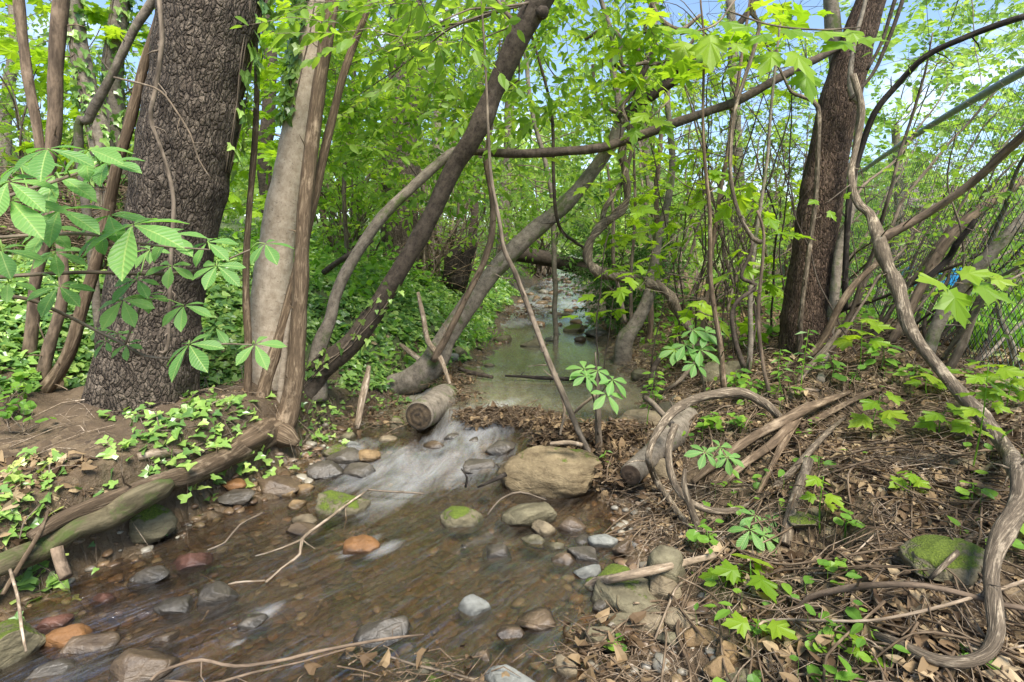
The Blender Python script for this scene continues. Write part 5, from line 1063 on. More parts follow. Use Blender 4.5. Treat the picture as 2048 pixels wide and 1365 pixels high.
# maples on the right
tree('young maple with broad bright leaves left of the right tree', [(1400, 730, 4.9, 13), (1412, 600, 4.9, 11), (1440, 400, 4.8, 9), (1470, 200, 4.7, 7), (1500, 0, 4.7, 6)], 'bark_brown',
  [(1250, 280, 1570, 640, 4.0, 5.6, 44), (1250, -30, 1580, 200, 3.6, 5.6, 36)], TMA, 'leaf_maple', .115, name='young_maple', group='young maples', m=5, Ln=.3, limbs=14, lr=.006, flat=.22, droop=.12, thr=-.5)
tree('second young maple low behind the S shaped vine', [(1300, 660, 6.6, 12), (1310, 480, 6.6, 10), (1320, 250, 6.6, 9)], 'bark_brown',
  [(1230, 330, 1600, 600, 5.8, 8, 55), (1270, 150, 1580, 420, 5.8, 8, 40)], TMA, 'leaf_maple', .10, name='young_maple', group='young maples', m=6, Ln=.35, limbs=12, lr=.007, flat=.25, droop=.12, thr=-.3)
tree('young maple behind the pale trunk at left', [(700, 600, 8.2, 14), (640, 400, 8.2, 12), (600, 150, 8.2, 10)], 'bark_brown',
  [(420, 80, 760, 420, 6.5, 9, 170), (0, -20, 330, 320, 5.6, 7.6, 80), (-700, -100, -30, 420, 5.6, 9, 110), (440, -30, 600, 120, 6, 8, 30)], TMA, 'leaf_maple', .14, name='young_maple', group='young maples', m=6, Ln=.4, limbs=12, lr=.007, flat=.3, droop=.2, thr=-.2)
# broad bright leaves hanging right by the lens side
def maple_sprig(label, items, twig, name='maple_sprig', mat='leaf_maple', T=None):
    p0 = P(*twig[0][:3]); e = empty(name, p0, label, 'branch', 'maple sprigs hanging at right')
    pts, rad = path(twig); mb = MB(); tube(mb, pts, rad, seg=6, step=.04); mb.build('twig', M['bark_twig'], e)
    mbl = MB(); pos, xd, nz, sz = [], [], [], []
    for (px, py, D, spx, ang) in items:
        p = P(px, py, D); a = radians(ang); s = toW(spx, p)
        x = np.array([cos(a), -.35, -sin(a) * .8]); n = np.array([random.uniform(-.25, .25), -.55, .85])
        pos.append(p - unit(x) * s * .15); xd.append(x); nz.append(n); sz.append(s)
    leaves(mbl, T or TMA, np.array(pos), np.array(xd), np.array(nz), np.array(sz)); mbl.build('leaf', M[mat], e, smooth=False)
maple_sprig('row of big bright maple leaves near the top in front of the right tree', [(1530, 70, 2.6, 62, 150), (1575, 60, 2.6, 70, 20), (1590, 110, 2.55, 76, 60), (1545, 110, 2.6, 60, 120), (1640, 65, 2.7, 62, 10), (1690, 85, 2.7, 66, 160), (1700, 65, 2.8, 60, 40), (1725, 80, 2.7, 50, 0), (1610, 150, 2.6, 66, 80), (1500, 55, 2.6, 50, 170)], [(1450, 20, 2.9, 4), (1540, 50, 2.7, 4), (1640, 60, 2.7, 4), (1720, 55, 2.8, 3)])
maple_sprig('cluster of maple leaves at the top right of centre', [(1390, 60, 2.8, 60, 170), (1420, 80, 2.8, 72, 90), (1450, 45, 2.8, 60, 20), (1370, 90, 2.9, 52, 120), (1400, 110, 2.9, 54, 40), (1350, 60, 2.8, 46, 190), (1470, 90, 2.9, 40, 40)], [(1470, 0, 2.9, 4), (1430, 50, 2.8, 4), (1360, 70, 2.8, 3)])
maple_sprig('flat spray of three broad maple leaves over the fence at lower right', [(1880, 565, 2.0, 66, 195), (1905, 590, 1.98, 74, 75), (1960, 575, 1.98, 76, 25), (1930, 548, 2.02, 60, 350), (1990, 560, 2.0, 44, 10)], [(2060, 540, 2.1, 4), (1990, 570, 2.05, 4), (1910, 566, 2.0, 3)])
maple_sprig('small maple sprig hanging before the centre of the right tree', [(1660, 425, 3.2, 24, 60), (1632, 402, 3.3, 22, 160), (1690, 395, 3.3, 16, 300)], [(1700, 370, 3.3, 2), (1655, 405, 3.2, 2)])
maple_sprig('leaf pair on the level limb right of the forked trunk', [(1270, 262, 4.1, 34, 100), (1312, 240, 4.1, 44, 20), (1290, 230, 4.1, 40, 150), (1330, 255, 4.1, 34, 60)], [(1340, 200, 4.2, 3), (1300, 238, 4.1, 3)])

# background trees
BT = [
 ('thick ivy footed trunk standing back on the left bank, half veiled by leaves', [(805, 600, 9, 84), (800, 450, 9, 76), (803, 300, 9, 74), (812, 130, 9, 72), (815, -60, 9, 66)], 'bark_plates', [(640, -40, 1000, 330, 9.5, 12, 201), (620, 300, 900, 520, 9.5, 11, 73)], .10),
 ('slim grey tree right behind the thick ivy footed trunk', [(870, 590, 10, 26), (872, 450, 10, 24), (876, 280, 10, 22), (880, 60, 10, 20)], 'bark_grey', [(820, 100, 1180, 430, 10, 13, 183)], .10),
 ('tree at the head of the creek bend', [(1000, 560, 14, 26), (1010, 400, 14, 22), (1020, 200, 14, 20), (1010, 0, 14, 18)], 'bark_grey', [(860, 60, 1250, 520, 14, 18, 256)], .13),
 ('tree on the right bank of the far creek', [(1290, 600, 12, 24), (1300, 450, 12, 22), (1290, 250, 12, 20), (1310, 0, 12, 18)], 'bark_grey', [(1150, 60, 1500, 560, 10, 14, 293)], .11),
 ('dark slender tree left of the far creek', [(940, 560, 11, 18), (950, 400, 11, 16), (960, 250, 11, 14), (965, 40, 11, 12)], 'bark_dark', [(820, 380, 1060, 540, 10, 14, 91), (900, 150, 1150, 380, 11, 14, 91)], .11),
 ('tree behind the massive trunk on the left slope', [(560, 520, 10, 30), (530, 350, 10, 28), (540, 150, 10, 26), (530, -40, 10, 24)], 'bark_dark', [(430, 40, 700, 470, 10, 13, 195), (-60, 40, 320, 330, 9, 12, 90)], .11),
 ('far left tree with thin crown', [(20, 420, 12, 24), (10, 250, 12, 22), (30, 80, 12, 20), (20, -60, 12, 18)], 'bark_grey', [(-300, 220, 300, 400, 10, 15, 150), (-300, -40, 140, 180, 10, 15, 54)], .11),
 ('tree beyond the fence behind the young maples', [(1480, 560, 15, 24), (1480, 420, 15, 22), (1470, 200, 15, 20), (1460, 0, 15, 18)], 'bark_grey', [(1330, 60, 1720, 470, 13, 18, 317)], .14),
 ('tree in the lawn right of the right tree', [(1790, 520, 17, 20), (1800, 400, 17, 18), (1790, 250, 17, 14)], 'bark_grey', [(1680, 230, 2050, 450, 15, 21, 256), (1700, -20, 2060, 260, 9, 19, 190)], .14),
 ('tree at the far right beyond the lawn', [(2150, 500, 20, 20), (2140, 350, 20, 18), (2130, 200, 20, 14)], 'bark_grey', [(1980, 200, 2500, 430, 17, 24, 256), (1900, -20, 2300, 260, 9, 20, 150)], .15),
]
for (lb, sp, bm_, regs, ls) in BT:
    tree(lb, sp, bm_, regs, T_simple(.32), 'leaf_far', ls, m=13, Ln=.6, limbs=12, lr=.018, clump=.6, thr=.06, twr=.004, flat=.5)
# dark evergreen like shrub at the fallen trunk
wood_key = None
e = wood('evergreen_shrub', 'dense dark green feathery shrub drooping over the fallen trunk at the creek bend', 'shrub', [(1240, 640, 8.2, 14), (1230, 570, 8.1, 12), (1215, 510, 8, 8)], 'bark_dark', root=True, part='trunk', key='eg')
crown(e, 'eg', [(1190, 480, 1330, 640, 6.9, 8.6, 250), (1130, 500, 1190, 560, 8.4, 9.2, 50), (1150, 400, 1330, 510, 7.4, 9, 80)], T_simple(.18), 'leaf_dark', .065, m=22, Ln=.38, limbs=6, lr=.01, clump=1.5, thr=-.6)

# far wood
def far_wood():
    mb = MB(); N = 52000
    ang = rng.uniform(-58, 58, N); R = rng.uniform(30, 60, N); x = R * np.sin(np.radians(ang)); y = R * np.cos(np.radians(ang))
    top = 3.2 + 2.6 * fbm(np.radians(ang) * 9, .5, 0, 3) + np.clip(R - 30, 0, 40) * .05 + 3.0 * np.exp(-((ang + 4) / 14) ** 2)
    h = height(x, y, False); t = rng.random(N) ** .8
    gate = fbm(x * .25, y * .25, t * 3, 3) > -.25
    z = h + t * np.clip(top, 1.2, 12); k = gate
    x, y, z = x[k], y[k], z[k]; n = len(x)
    d = rng.normal(size=(n, 3)); nz = unit(rng.normal(size=(n, 3)) + [0, -.8, .8])
    leaves(mb, T_simple(.42), np.stack([x, y, z], -1), d, nz, rng.uniform(.25, .6, n), np.clip(.5 + .5 * pn(x * .2, y * .2) + .25 * rng.normal(size=n), 0, 1))
    o = mb.build('distant_wood', M['leaf_far'], smooth=False); tag(o, 'far-off spring wood along the horizon', 'wood', kind='stuff')
far_wood()

# ------------------------------------------------------------ ivy on the left slope
def tnormal(x, y):
    e = .05; return unit(np.stack([-(height(x + e, y, False) - height(x - e, y, False)) / (2 * e), -(height(x, y + e, False) - height(x, y - e, False)) / (2 * e), np.ones_like(x)], -1))
def ivy_slope():
    mb = MB(); N = 60000
    y = 3.0 + 9.5 * rng.random(N) ** 1.25; dl = 4.2 * rng.random(N) ** 1.15 - .02; x = xl(y) - dl
    wp = np.interp(y, [0, 3.3, 4.0, 4.8, 40], [1.3, 1.2, 0.5, 0.0, 0.0])
    g = fbm(x * 1.6, y * 1.6, 3, 3)
    k = (dl > wp + .05 + .2 * g) & (g > -.42) & (np.abs(x) < y * 1.15 + .4)
    k &= ~((dl < .35) & (rng.random(N) < .35))
    x, y, g = x[k], y[k], g[k]; n = len(x); nr = tnormal(x, y)
    z = height(x, y) + .01 + .09 * rng.random(n) * (.6 + .6 * fbm(x * 4, y * 4, 9, 2))
    xd = unit(np.stack([rng.normal(size=n) + .5, rng.normal(size=n) - .5, rng.normal(size=n) * .4 - .35], -1))
    sz = .058 * (.5 + .8 * rng.random(n)) * (1 + .03 * y)
    leaves(mb, TIV, np.stack([x, y, z], -1), xd, unit(nr + rng.normal(0, .45, (n, 3)) + [.1, -.3, .2]), sz, np.clip(rng.random(n) ** 1.4 * .85 + .1 * g, 0, 1))
    o = mb.build('ivy_carpet', M['leaf_ivy'], smooth=False); tag(o, 'glossy ivy ground cover over the left slope', 'ivy', kind='stuff')
    # light green herbs mixed in
    mb = MB(); N = 5200; y = 4 + 8 * rng.random(N); dl = .1 + 3.5 * rng.random(N); x = xl(y) - dl; k = fbm(x * 1.1, y * 1.1, 8, 2) > .05; x, y = x[k], y[k]; n = len(x)
    leaves(mb, TOV, np.stack([x, y, height(x, y) + .06 + .22 * rng.random(n)], -1), rng.normal(size=(n, 3)) * [1, 1, .3], unit(rng.normal(0, .3, (n, 3)) + [0, -.2, 1]), .06 * (.5 + rng.random(n)))
    o = mb.build('slope_herbs', M['leaf_weed'], smooth=False); tag(o, 'pale herbs growing through the ivy', 'herbs', kind='stuff')
ivy_slope()
def ivy_patch(label, spots, n, size, spread, hang=0.0, mat='leaf_ivy', name='ivy_patch', lift=.03, T=None, cat='ivy', group='ivy patches on the left bank', rb=0.0):
    mbl, mbt = MB(), MB(); pos = []; root = None
    for i, (px, py) in enumerate(spots):
        p = G(px, py); root = p if root is None else root
        k = n // len(spots); q = p + rng.normal(0, spread, (k, 3)) * [1, 1, .3]
        hgt = height(q[:, 0], q[:, 1]); q[:, 2] = np.maximum(hgt, p[2] - hang - .1) + lift * (0.3 + rng.random(k)) - hang * rng.random(k) * (q[:, 1] < p[1])
        pos.append(q)
        if i: a = G(*spots[i - 1]); tube(mbt, [a + [0, 0, .02], (a + p) / 2 + rng.normal(0, .02, 3) + [0, 0, .03], p + [0, 0, .02]], [.003] * 3, seg=4, step=.06)
        m2 = 8; c = q[rng.choice(len(q), min(m2, len(q)), replace=False)]; thin_tubes(mbt, np.repeat(p[None], len(c), 0), (c + p) / 2 + rng.normal(0, .02, c.shape), c - [0, 0, .01], .0018)
    pos = np.concatenate(pos); m = len(pos)
    xd = unit(rng.normal(size=(m, 3)) * [1, 1, .3] + [0, -.5, -.25])
    leaves(mbl, T or TIV, pos, xd, unit(rng.normal(0, .3, (m, 3)) + [0, -.45, .8]), size * (.55 + .7 * rng.random(m)), np.clip(rng.random(m) * .8 + rb, 0, 1))
    e = empty(name, root, label, cat, group); mbl.build('leaves', M[mat], e, smooth=False); mbt.build('runners', M['bark_twig'], e)
ivy_patch('ivy trailing down the dirt from the foot of the massive trunk', [(300, 900), (275, 830), (320, 870), (360, 880), (400, 860), (385, 800), (410, 760), (430, 830), (350, 930), (400, 920), (440, 900), (300, 940), (470, 870), (500, 900), (450, 850), (520, 920)], 300, .055, .09)
ivy_patch('large ivy clump at the left lip of the bank above the water', [(15, 985), (35, 1010), (20, 1060), (60, 1040), (60, 1085), (90, 1010), (40, 1110), (10, 1130), (75, 1120)], 120, .062, .055, .06, rb=.1)
ivy_patch('small ivy sprig over the litter near the left lip', [(70, 920), (110, 935), (100, 965), (40, 945)], 26, .05, .03, rb=.3)
ivy_patch('ivy curtain hanging to the water at the foot of the pale trunk', [(610, 780), (630, 820), (605, 850), (650, 780), (680, 760), (620, 870), (650, 830), (690, 800), (600, 900)], 260, .052, .1, .06)
ivy_patch('ivy on the bank right of the standing broken branch', [(700, 740), (740, 760), (760, 730), (780, 700), (750, 800), (800, 735), (770, 760), (775, 775), (755, 785), (790, 750)], 330, .055, .13, .04)
ivy_patch('ivy tendrils dangling from the bank root', [(420, 935), (450, 950), (480, 925), (370, 960), (410, 975), (250, 990), (300, 1000), (200, 1020), (140, 1050)], 75, .045, .05, .12)
ivy_patch('green feathery plants on the left rim of the pool', [(930, 690), (950, 670), (920, 665), (965, 690), (900, 650), (940, 650), (980, 680)], 420, .05, .14, 0, 'leaf_weed', 'fern_patch', .16, T_simple(.2), 'fern')
ivy_patch('low round leaved herbs at the foot of the left bare stems', [(20, 800), (40, 830), (15, 850), (50, 870), (10, 815)], 60, .05, .06, 0, 'leaf_weed', 'herb_patch', .12, TRO, 'herbs')

# ------------------------------------------------------------ buckeye with hand shaped leaves
def buckeye(label, nodes, branches, name, grp=None, amb=0):
    pts0 = path([branches[0][0]])[0][0]; e = empty(name, pts0, label, 'sapling', grp)
    allp = []
    for b in branches:
        pts, rad = path(b); mb = MB(); pp, _ = tube(mb, pts, rad, seg=7, step=.03, rough=.05); mb.build('branch', M['bark_twig'], e); allp.append(pp)
    allp = np.concatenate(allp)
    for (px, py, D, spx, ang) in nodes:
        c = P(px, py, D); s = toW(spx, c) * 1.04; a0 = radians(ang); nl = 5 + (random.random() < .35)
        n = unit(np.array([random.uniform(-.2, .2), -.50, .85]) ); t1 = unit(np.array([cos(a0), 0, -sin(a0)]) + np.array([0, -.55 if sin(a0) > 0 else .3, 0])); t1 = unit(t1 - n * np.dot(t1, n)); t2 = np.cross(n, t1)
        mb = MB(); fans = np.linspace(-128, 128, nl) if nl == 5 else np.linspace(-140, 140, nl)
        pos, xd, nz, sz = [], [], [], []
        for f in fans:
            r = radians(f + random.uniform(-7, 7)); k = (1.0 - .42 * (abs(f) / 140) ** 1.3) * random.uniform(.93, 1.05)
            d = unit(cos(r) * t1 + sin(r) * t2 - n * random.uniform(.05, .3))
            pos.append(c + d * .006); xd.append(d); nz.append(unit(n + rng.normal(0, .15, 3))); sz.append(s * k)
        leaves(mb, TLF, np.array(pos), np.array(xd), np.array(nz), np.array(sz), np.full(nl, random.random()) * .8 + .2 * rng.random(nl))
        near = allp[np.argmin(np.linalg.norm(allp - c, axis=1))]
        tube(mb, [near, (near * .5 + c * .5) + [0, 0, .012], c], [.0022, .0018, .0018], seg=5, step=.03, rnd=.9)
        mb.build('leaf', M['leaf_buckeye'], e, smooth=True)
BN = [(96, 298, 1.35, 92, 75), (110, 350, 1.5, 96, 40), (17, 363, 1.3, 90, 60), (178, 300, 1.45, 84, 40), (215, 325, 1.55, 78, 40), (20, 400, 1.3, 112, 35), (120, 420, 1.45, 92, 40), (219, 431, 1.6, 80, 60), (205, 467, 1.6, 66, 95), (265, 450, 1.55, 122, 48), (99, 457, 1.55, 70, 100), (340, 470, 1.75, 70, 30), (414, 485, 1.8, 60, 20), (434, 532, 1.75, 62, 60), (530, 488, 1.8, 56, 45), (342, 532, 1.75, 54, 85), (118, 573, 1.55, 66, 60), (274, 559, 1.7, 58, 120), (246, 600, 1.65, 66, 80), (297, 590, 1.75, 42, 75), (368, 611, 1.7, 60, 75), (378, 689, 1.65, 78, 75), (510, 689, 1.7, 60, 50), (253, 689, 1.75, 36, 70), (212, 682, 1.75, 34, 120), (190, 662, 1.75, 34, 200), (236, 669, 1.8, 26, 260), (17, 563, 1.45, 48, 60), (110, 505, 1.6, 58, 20), (0, 500, 1.4, 80, 50), (40, 330, 1.6, 70, 10), (430, 655, 1.8, 40, 20), (300, 500, 1.85, 50, 200)]
buckeye('sapling branches with large fresh five fingered leaves reaching in from the left edge', BN, [
  [(-60, 590, 1.5, 8), (0, 592, 1.55, 8), (60, 600, 1.6, 8), (130, 630, 1.7, 7), (180, 655, 1.75, 7), (240, 685, 1.75, 6), (290, 712, 1.75, 6), (345, 715, 1.72, 4), (380, 690, 1.66, 3)],
  [(-60, 560, 1.5, 8), (60, 550, 1.6, 8), (180, 545, 1.7, 8), (300, 548, 1.75, 7), (400, 540, 1.78, 5), (500, 500, 1.8, 3)],
  [(-60, 420, 1.3, 8), (40, 385, 1.4, 7), (120, 360, 1.45, 6), (200, 330, 1.5, 4)],
  [(-60, 480, 1.4, 7), (80, 470, 1.5, 7), (190, 470, 1.55, 6), (300, 490, 1.65, 5), (420, 500, 1.75, 3)],
  [(250, 690, 1.75, 5), (270, 640, 1.72, 4), (290, 600, 1.7, 3)], [(345, 715, 1.72, 4), (430, 690, 1.7, 4), (505, 690, 1.7, 3)]], 'buckeye_sapling')
buckeye('little sapling with two hands of soft green leaves on the broken post in the creek', [(1168, 738, 3.1, 40, 200), (1195, 742, 3.1, 34, 60), (1172, 752, 3.05, 34, 110), (1225, 760, 3.05, 42, 30), (1213, 788, 3.0, 46, 60)], [[(1196, 870, 3.3, 4), (1190, 810, 3.2, 4), (1178, 770, 3.12, 3), (1170, 740, 3.1, 3)], [(1190, 810, 3.2, 3), (1210, 775, 3.08, 3), (1225, 762, 3.05, 2)]], 'buckeye_seedling')
buckeye('buckeye seedling with light green fingers beside the far end of the arching vine', [(1385, 660, 3.7, 40, 30), (1370, 690, 3.7, 44, 60), (1400, 700, 3.65, 46, 40), (1350, 700, 3.7, 36, 150), (1410, 665, 3.7, 40, 10), (1390, 728, 3.6, 34, 80)], [[(1412, 790, 3.7, 5), (1400, 740, 3.7, 4), (1385, 690, 3.7, 3)], [(1400, 740, 3.7, 3), (1410, 700, 3.66, 3)]], 'buckeye_seedling')
buckeye('flat green seedling with pointed fingers in the middle of the vine loop', [(1440, 895, 2.75, 44, 20), (1410, 905, 2.7, 40, 160), (1455, 915, 2.65, 36, 60)], [[(1450, 940, 2.7, 4), (1440, 915, 2.7, 3), (1430, 900, 2.72, 2)]], 'buckeye_seedling')
buckeye('small green seedling with pointed fingers below the mottled stick', [(1510, 1032, 2.3, 34, 170), (1545, 1040, 2.3, 30, 20), (1500, 1060, 2.2, 46, 150), (1525, 1070, 2.2, 44, 20)], [[(1530, 1110, 2.25, 4), (1525, 1075, 2.22, 3), (1520, 1045, 2.28, 2)]], 'buckeye_seedling')
# ------------------------------------------------------------ litter, twigs, weeds
def off_stones(x, y, k=.92):
    m = np.ones(len(x), bool)
    for (a, b, r) in STONES: m &= (x - a) ** 2 + (y - b) ** 2 > (r * k) ** 2
    return m
def litter():
    mb = MB(); N = 52000
    y = .9 + 8.5 * rng.random(N) ** 1.5; x = xr(y) + .06 + .28 * sstep(2.6, 2.0, y) + 4.2 * rng.random(N) ** 1.2 * (.55 + .09 * y)
    k = (np.abs(x) < y * 1.05 + .6); g = fbm(x * 2.2, y * 2.2, 4, 3); k &= g > -.42 + .5 * rng.random(N); x, y = x[k], y[k]
    fx = FX0 + (y - FY0) * FD[0] / FD[1]; k = x < fx + .5 + .4 * rng.random(len(x)); x, y = x[k], y[k]
    M2 = 1100; y2 = 1.8 + .65 * rng.random(M2); x2 = xl(y2) - .06 - .7 * rng.random(M2); M3 = 350; y3 = 3 + 6 * rng.random(M3); x3 = xl(y3) - .0 - .9 * rng.random(M3)
    x = np.concatenate([x, x2, x3]); y = np.concatenate([y, y2, y3]); k = off_stones(x, y) | (rng.random(len(x)) < .05); x, y = x[k], y[k]; n = len(x)
    z = height(x, y) + .006 + .02 * rng.random(n) ** 2; nr = tnormal(x, y)
    sz = .016 + .055 * rng.random(n) ** 1.7
    h = n // 2
    p = np.stack([x, y, z], -1); xd = rng.normal(size=(n, 3)) * [1, 1, .35]; nz = unit(nr + rng.normal(0, .42, (n, 3)))
    r = rng.permutation(n); a, b, c = r[:h], r[h:int(n * .82)], r[int(n * .82):]
    leaves(mb, TLI, p[a], xd[a], nz[a], sz[a]); leaves(mb, TOV, p[b], xd[b], -nz[b], sz[b]); leaves(mb, TMA, p[c], xd[c], nz[c], sz[c] * .8)
    o = mb.build('leaf_litter', M['leaf_litter'], smooth=False); tag(o, 'brown dead leaves carpeting the banks', 'leaf litter', kind='stuff')
    mb = MB(); N = 7500; y = 1.1 + 7.5 * rng.random(N) ** 1.5; x = xr(y) - .05 + 3.2 * rng.random(N) ** 1.3; k = np.abs(x) < y * 1.05 + .5; x, y = x[k], y[k]
    y2 = 1.8 + 9 * rng.random(900); x2 = xl(y2) - .02 - .8 * rng.random(900); x = np.concatenate([x, x2]); y = np.concatenate([y, y2]); k = off_stones(x, y) | (rng.random(len(x)) < .1); x, y = x[k], y[k]
    n = len(x); a = rng.random(n) * 2 * pi; L_ = .04 + .3 * rng.random(n) ** 2
    dx, dy = np.cos(a) * L_, np.sin(a) * L_
    P0 = np.stack([x, y, height(x, y) + .008 + .02 * rng.random(n)], -1); P2 = np.stack([x + dx, y + dy, height(x + dx, y + dy) + .01 + .05 * rng.random(n) ** 2], -1)
    P1 = (P0 + P2) / 2 + rng.normal(0, .06, (n, 3)) * L_[:, None] + [0, 0, .01]
    thin_tubes(mb, P0, P1, P2, .0012 + .003 * rng.random(n) ** 3, 4)
    o = mb.build('fallen_twigs', M['bark_bleach']); tag(o, 'small dry twigs strewn over the banks', 'twigs', kind='stuff')
    # long dry vines and rootlets over the bank
    mb = MB()
    for i in range(520):
        y0 = 1.3 + 4.0 * random.random() ** 1.3; x0 = float(xr(y0)) + random.random() ** .9 * 1.6; a = random.uniform(0, 2 * pi) if random.random() < .4 else random.uniform(-2.3, -.6); q = []
        for s in range(6):
            q.append([x0, y0, hz(x0, y0) + .015 + .05 * random.random()]); a += random.uniform(-.5, .5); st = random.uniform(.05, .22); x0 += cos(a) * st; y0 += sin(a) * st
        r = random.uniform(.0015, .0045); tube(mb, q, [r] * 6, seg=5, step=.05, rnd=random.random())
    o = mb.build('dry_rootlets', M['bark_stem']); tag(o, 'dry vines and rootlets matted on the right bank', 'rootlets', kind='stuff')
litter()
def heap(label, spots, n, L0, hgt, spread, leavesn=120, name='debris_pile', group='driftwood piles', mat='bark_stem', cat='debris pile', rr=.004):
    mb, ml = MB(), MB(); root = None
    for (px, py) in spots:
        p = G(px, py, 0, True); root = p if root is None else root
        q = p + rng.normal(0, 1, (n, 3)) * [spread, spread * .7, 0]; q[:, 2] += hgt * rng.random(n)
        a = rng.normal(.1, .7, n) + pi * (rng.random(n) < .5); L_ = L0 * (.3 + .9 * rng.random(n)); d = np.stack([np.cos(a), np.sin(a) * .8, rng.normal(0, .3, n)], -1) * L_[:, None]
        P0, P2 = q - d / 2, q + d / 2; P1 = q + rng.normal(0, .12, (n, 3)) * L_[:, None]
        for A in (P0, P2): A[:, 2] = np.maximum(A[:, 2], zwat(A[:, 0], A[:, 1]) - .04)
        thin_tubes(mb, P0, P1, P2, rr * (.3 + rng.random(n) ** 2), 5)
        k = leavesn; c = p + rng.normal(0, 1, (k, 3)) * [spread, spread * .7, 0]; c[:, 2] += hgt * rng.random(k)
        leaves(ml, TLI, c, rng.normal(size=(k, 3)), rng.normal(size=(k, 3)) + [0, 0, .6], .02 + .05 * rng.random(k), rng.random(k) * .7)
    e = empty(name, root, label, cat, group); mb.build('sticks', M[mat], e); ml.build('dead_leaves', M['leaf_litter'], e, smooth=False)
heap('low dam of matted twigs and leaves across the creek right of the sawn log', [(935, 835), (965, 832), (1000, 830), (1035, 830), (1070, 832), (1110, 838), (960, 845), (1010, 842), (1050, 845)], 60, .2, .035, .045, 30)
heap('heap of dead leaves and drift twigs behind the large boulder', [(1090, 872), (1115, 880), (1140, 876), (1170, 885), (1200, 880), (1230, 885), (1260, 880), (1150, 900), (1100, 895), (1210, 905), (1240, 930), (1225, 960), (1250, 985)], 48, .2, .11, .06, 80)
heap('drift sticks lodged between the sawn log and the elbow trunk', [(900, 770), (915, 790), (890, 745), (930, 800), (920, 765)], 26, .25, .06, .09, 20)
heap('twigs piled on the stones left of the sawn log', [(760, 830), (790, 815), (740, 850), (780, 845), (700, 850)], 22, .3, .05, .12, 12)
heap('small raft of drift twigs in the far riffle', [(1055, 635), (1075, 632), (1040, 630)], 40, .5, .16, .25, 30)
heap('twigs and leaves at the muddy right edge of the stream', [(1150, 1290), (1190, 1330), (1230, 1290), (1260, 1240), (1280, 1200), (1220, 1350), (1290, 1320)], 16, .16, .02, .08, 9)
heap('twigs tangled along the bottom edge of the stream', [(760, 1345), (800, 1355), (880, 1355), (930, 1350), (700, 1340)], 7, .2, .02, .08, 4)
# brush behind the bare stems at left
def brush(label, regs, n, L0, rr, mat='bark_stem', name='brush_pile', cat='brush'):
    pts = region_pts([(a, b, c, d, e_, f, n) for (a, b, c, d, e_, f) in regs], 1, -2)
    mb = MB(); m = len(pts); a = rng.normal(0, .6, m); L_ = L0 * (.3 + rng.random(m)); d = np.stack([np.cos(a), rng.normal(0, .5, m), np.sin(a) * .7], -1) * L_[:, None]
    thin_tubes(mb, pts - d / 2, pts + rng.normal(0, .1, (m, 3)) * L_[:, None], pts + d / 2, rr * (.3 + rng.random(m) ** 2), 4)
    o = mb.build(name, M[mat], pos=pts[0]); tag(o, label, cat)
brush('grey heap of cut brush on top of the left bank behind the bare stems', [(-40, 350, 280, 520, 4.8, 6.5), (-40, 440, 260, 560, 4.4, 5.6)], 420, .7, .007)
brush('dead tangle under the fallen trunk on the left rim of the creek', [(890, 480, 1020, 640, 7.5, 9.5), (830, 400, 960, 560, 7.5, 9)], 60, .7, .007, name='dead_tangle')

# ------------------------------------------------------------ weeds and seedlings
def seedling(label, px, py, hpx, kind='maple', n=6, spx=30, D=None, seed=0, name=None, mat=None):
    b = G(px, py); d = axd(b); h = hpx / FPX * d; s = spx / FPX * d
    T = {'maple': TMA, 'round': TRO, 'ovate': TOV, 'narrow': T_simple(.16), 'ivy': TIV}[kind]
    nm = name or {'maple': 'maple_seedling', 'round': 'round_leaved_herb', 'ovate': 'herb', 'narrow': 'tall_weed', 'ivy': 'ivy_sprig'}[kind]
    e = empty(nm, b, label, 'plant', 'young plants on the right bank')
    lean = np.array([random.uniform(-.15, .15), random.uniform(-.1, .1), 1]) * h
    mbt, mbl = MB(), MB(); pts = [b - [0, 0, .02], b + lean * .5 + rng.normal(0, .01, 3), b + lean]; tube(mbt, pts, [.0035, .003, .002], seg=5, step=.04)
    pos, xd, nz, sz = [], [], [], []
    for i in range(n):
        t = (.35 + .65 * (i + 1) / n) if kind != 'round' else (.5 + .5 * (i + 1) / n); a = i * 2.4 + random.random(); c = b + lean * t; dv = np.array([cos(a), sin(a), random.uniform(-.15, .25)])
        q = c + dv * s * (.35 if kind != 'narrow' else .05); tube(mbt, [c, (c + q) / 2 + [0, 0, .004], q], [.0012] * 3, seg=3, step=.1)
        pos.append(q); xd.append(dv + [0, -.2, -.2]); nz.append([random.uniform(-.3, .3), -.45, 1]); sz.append(s * random.uniform(.65, 1.1))
    leaves(mbl, T, np.array(pos), np.array(xd), np.array(nz, float), np.array(sz)); mbt.build('stem', M['leaf_weed'], e); mbl.build('leaves', M[mat or ('leaf_maple' if kind == 'maple' else 'leaf_weed')], e, smooth=False)
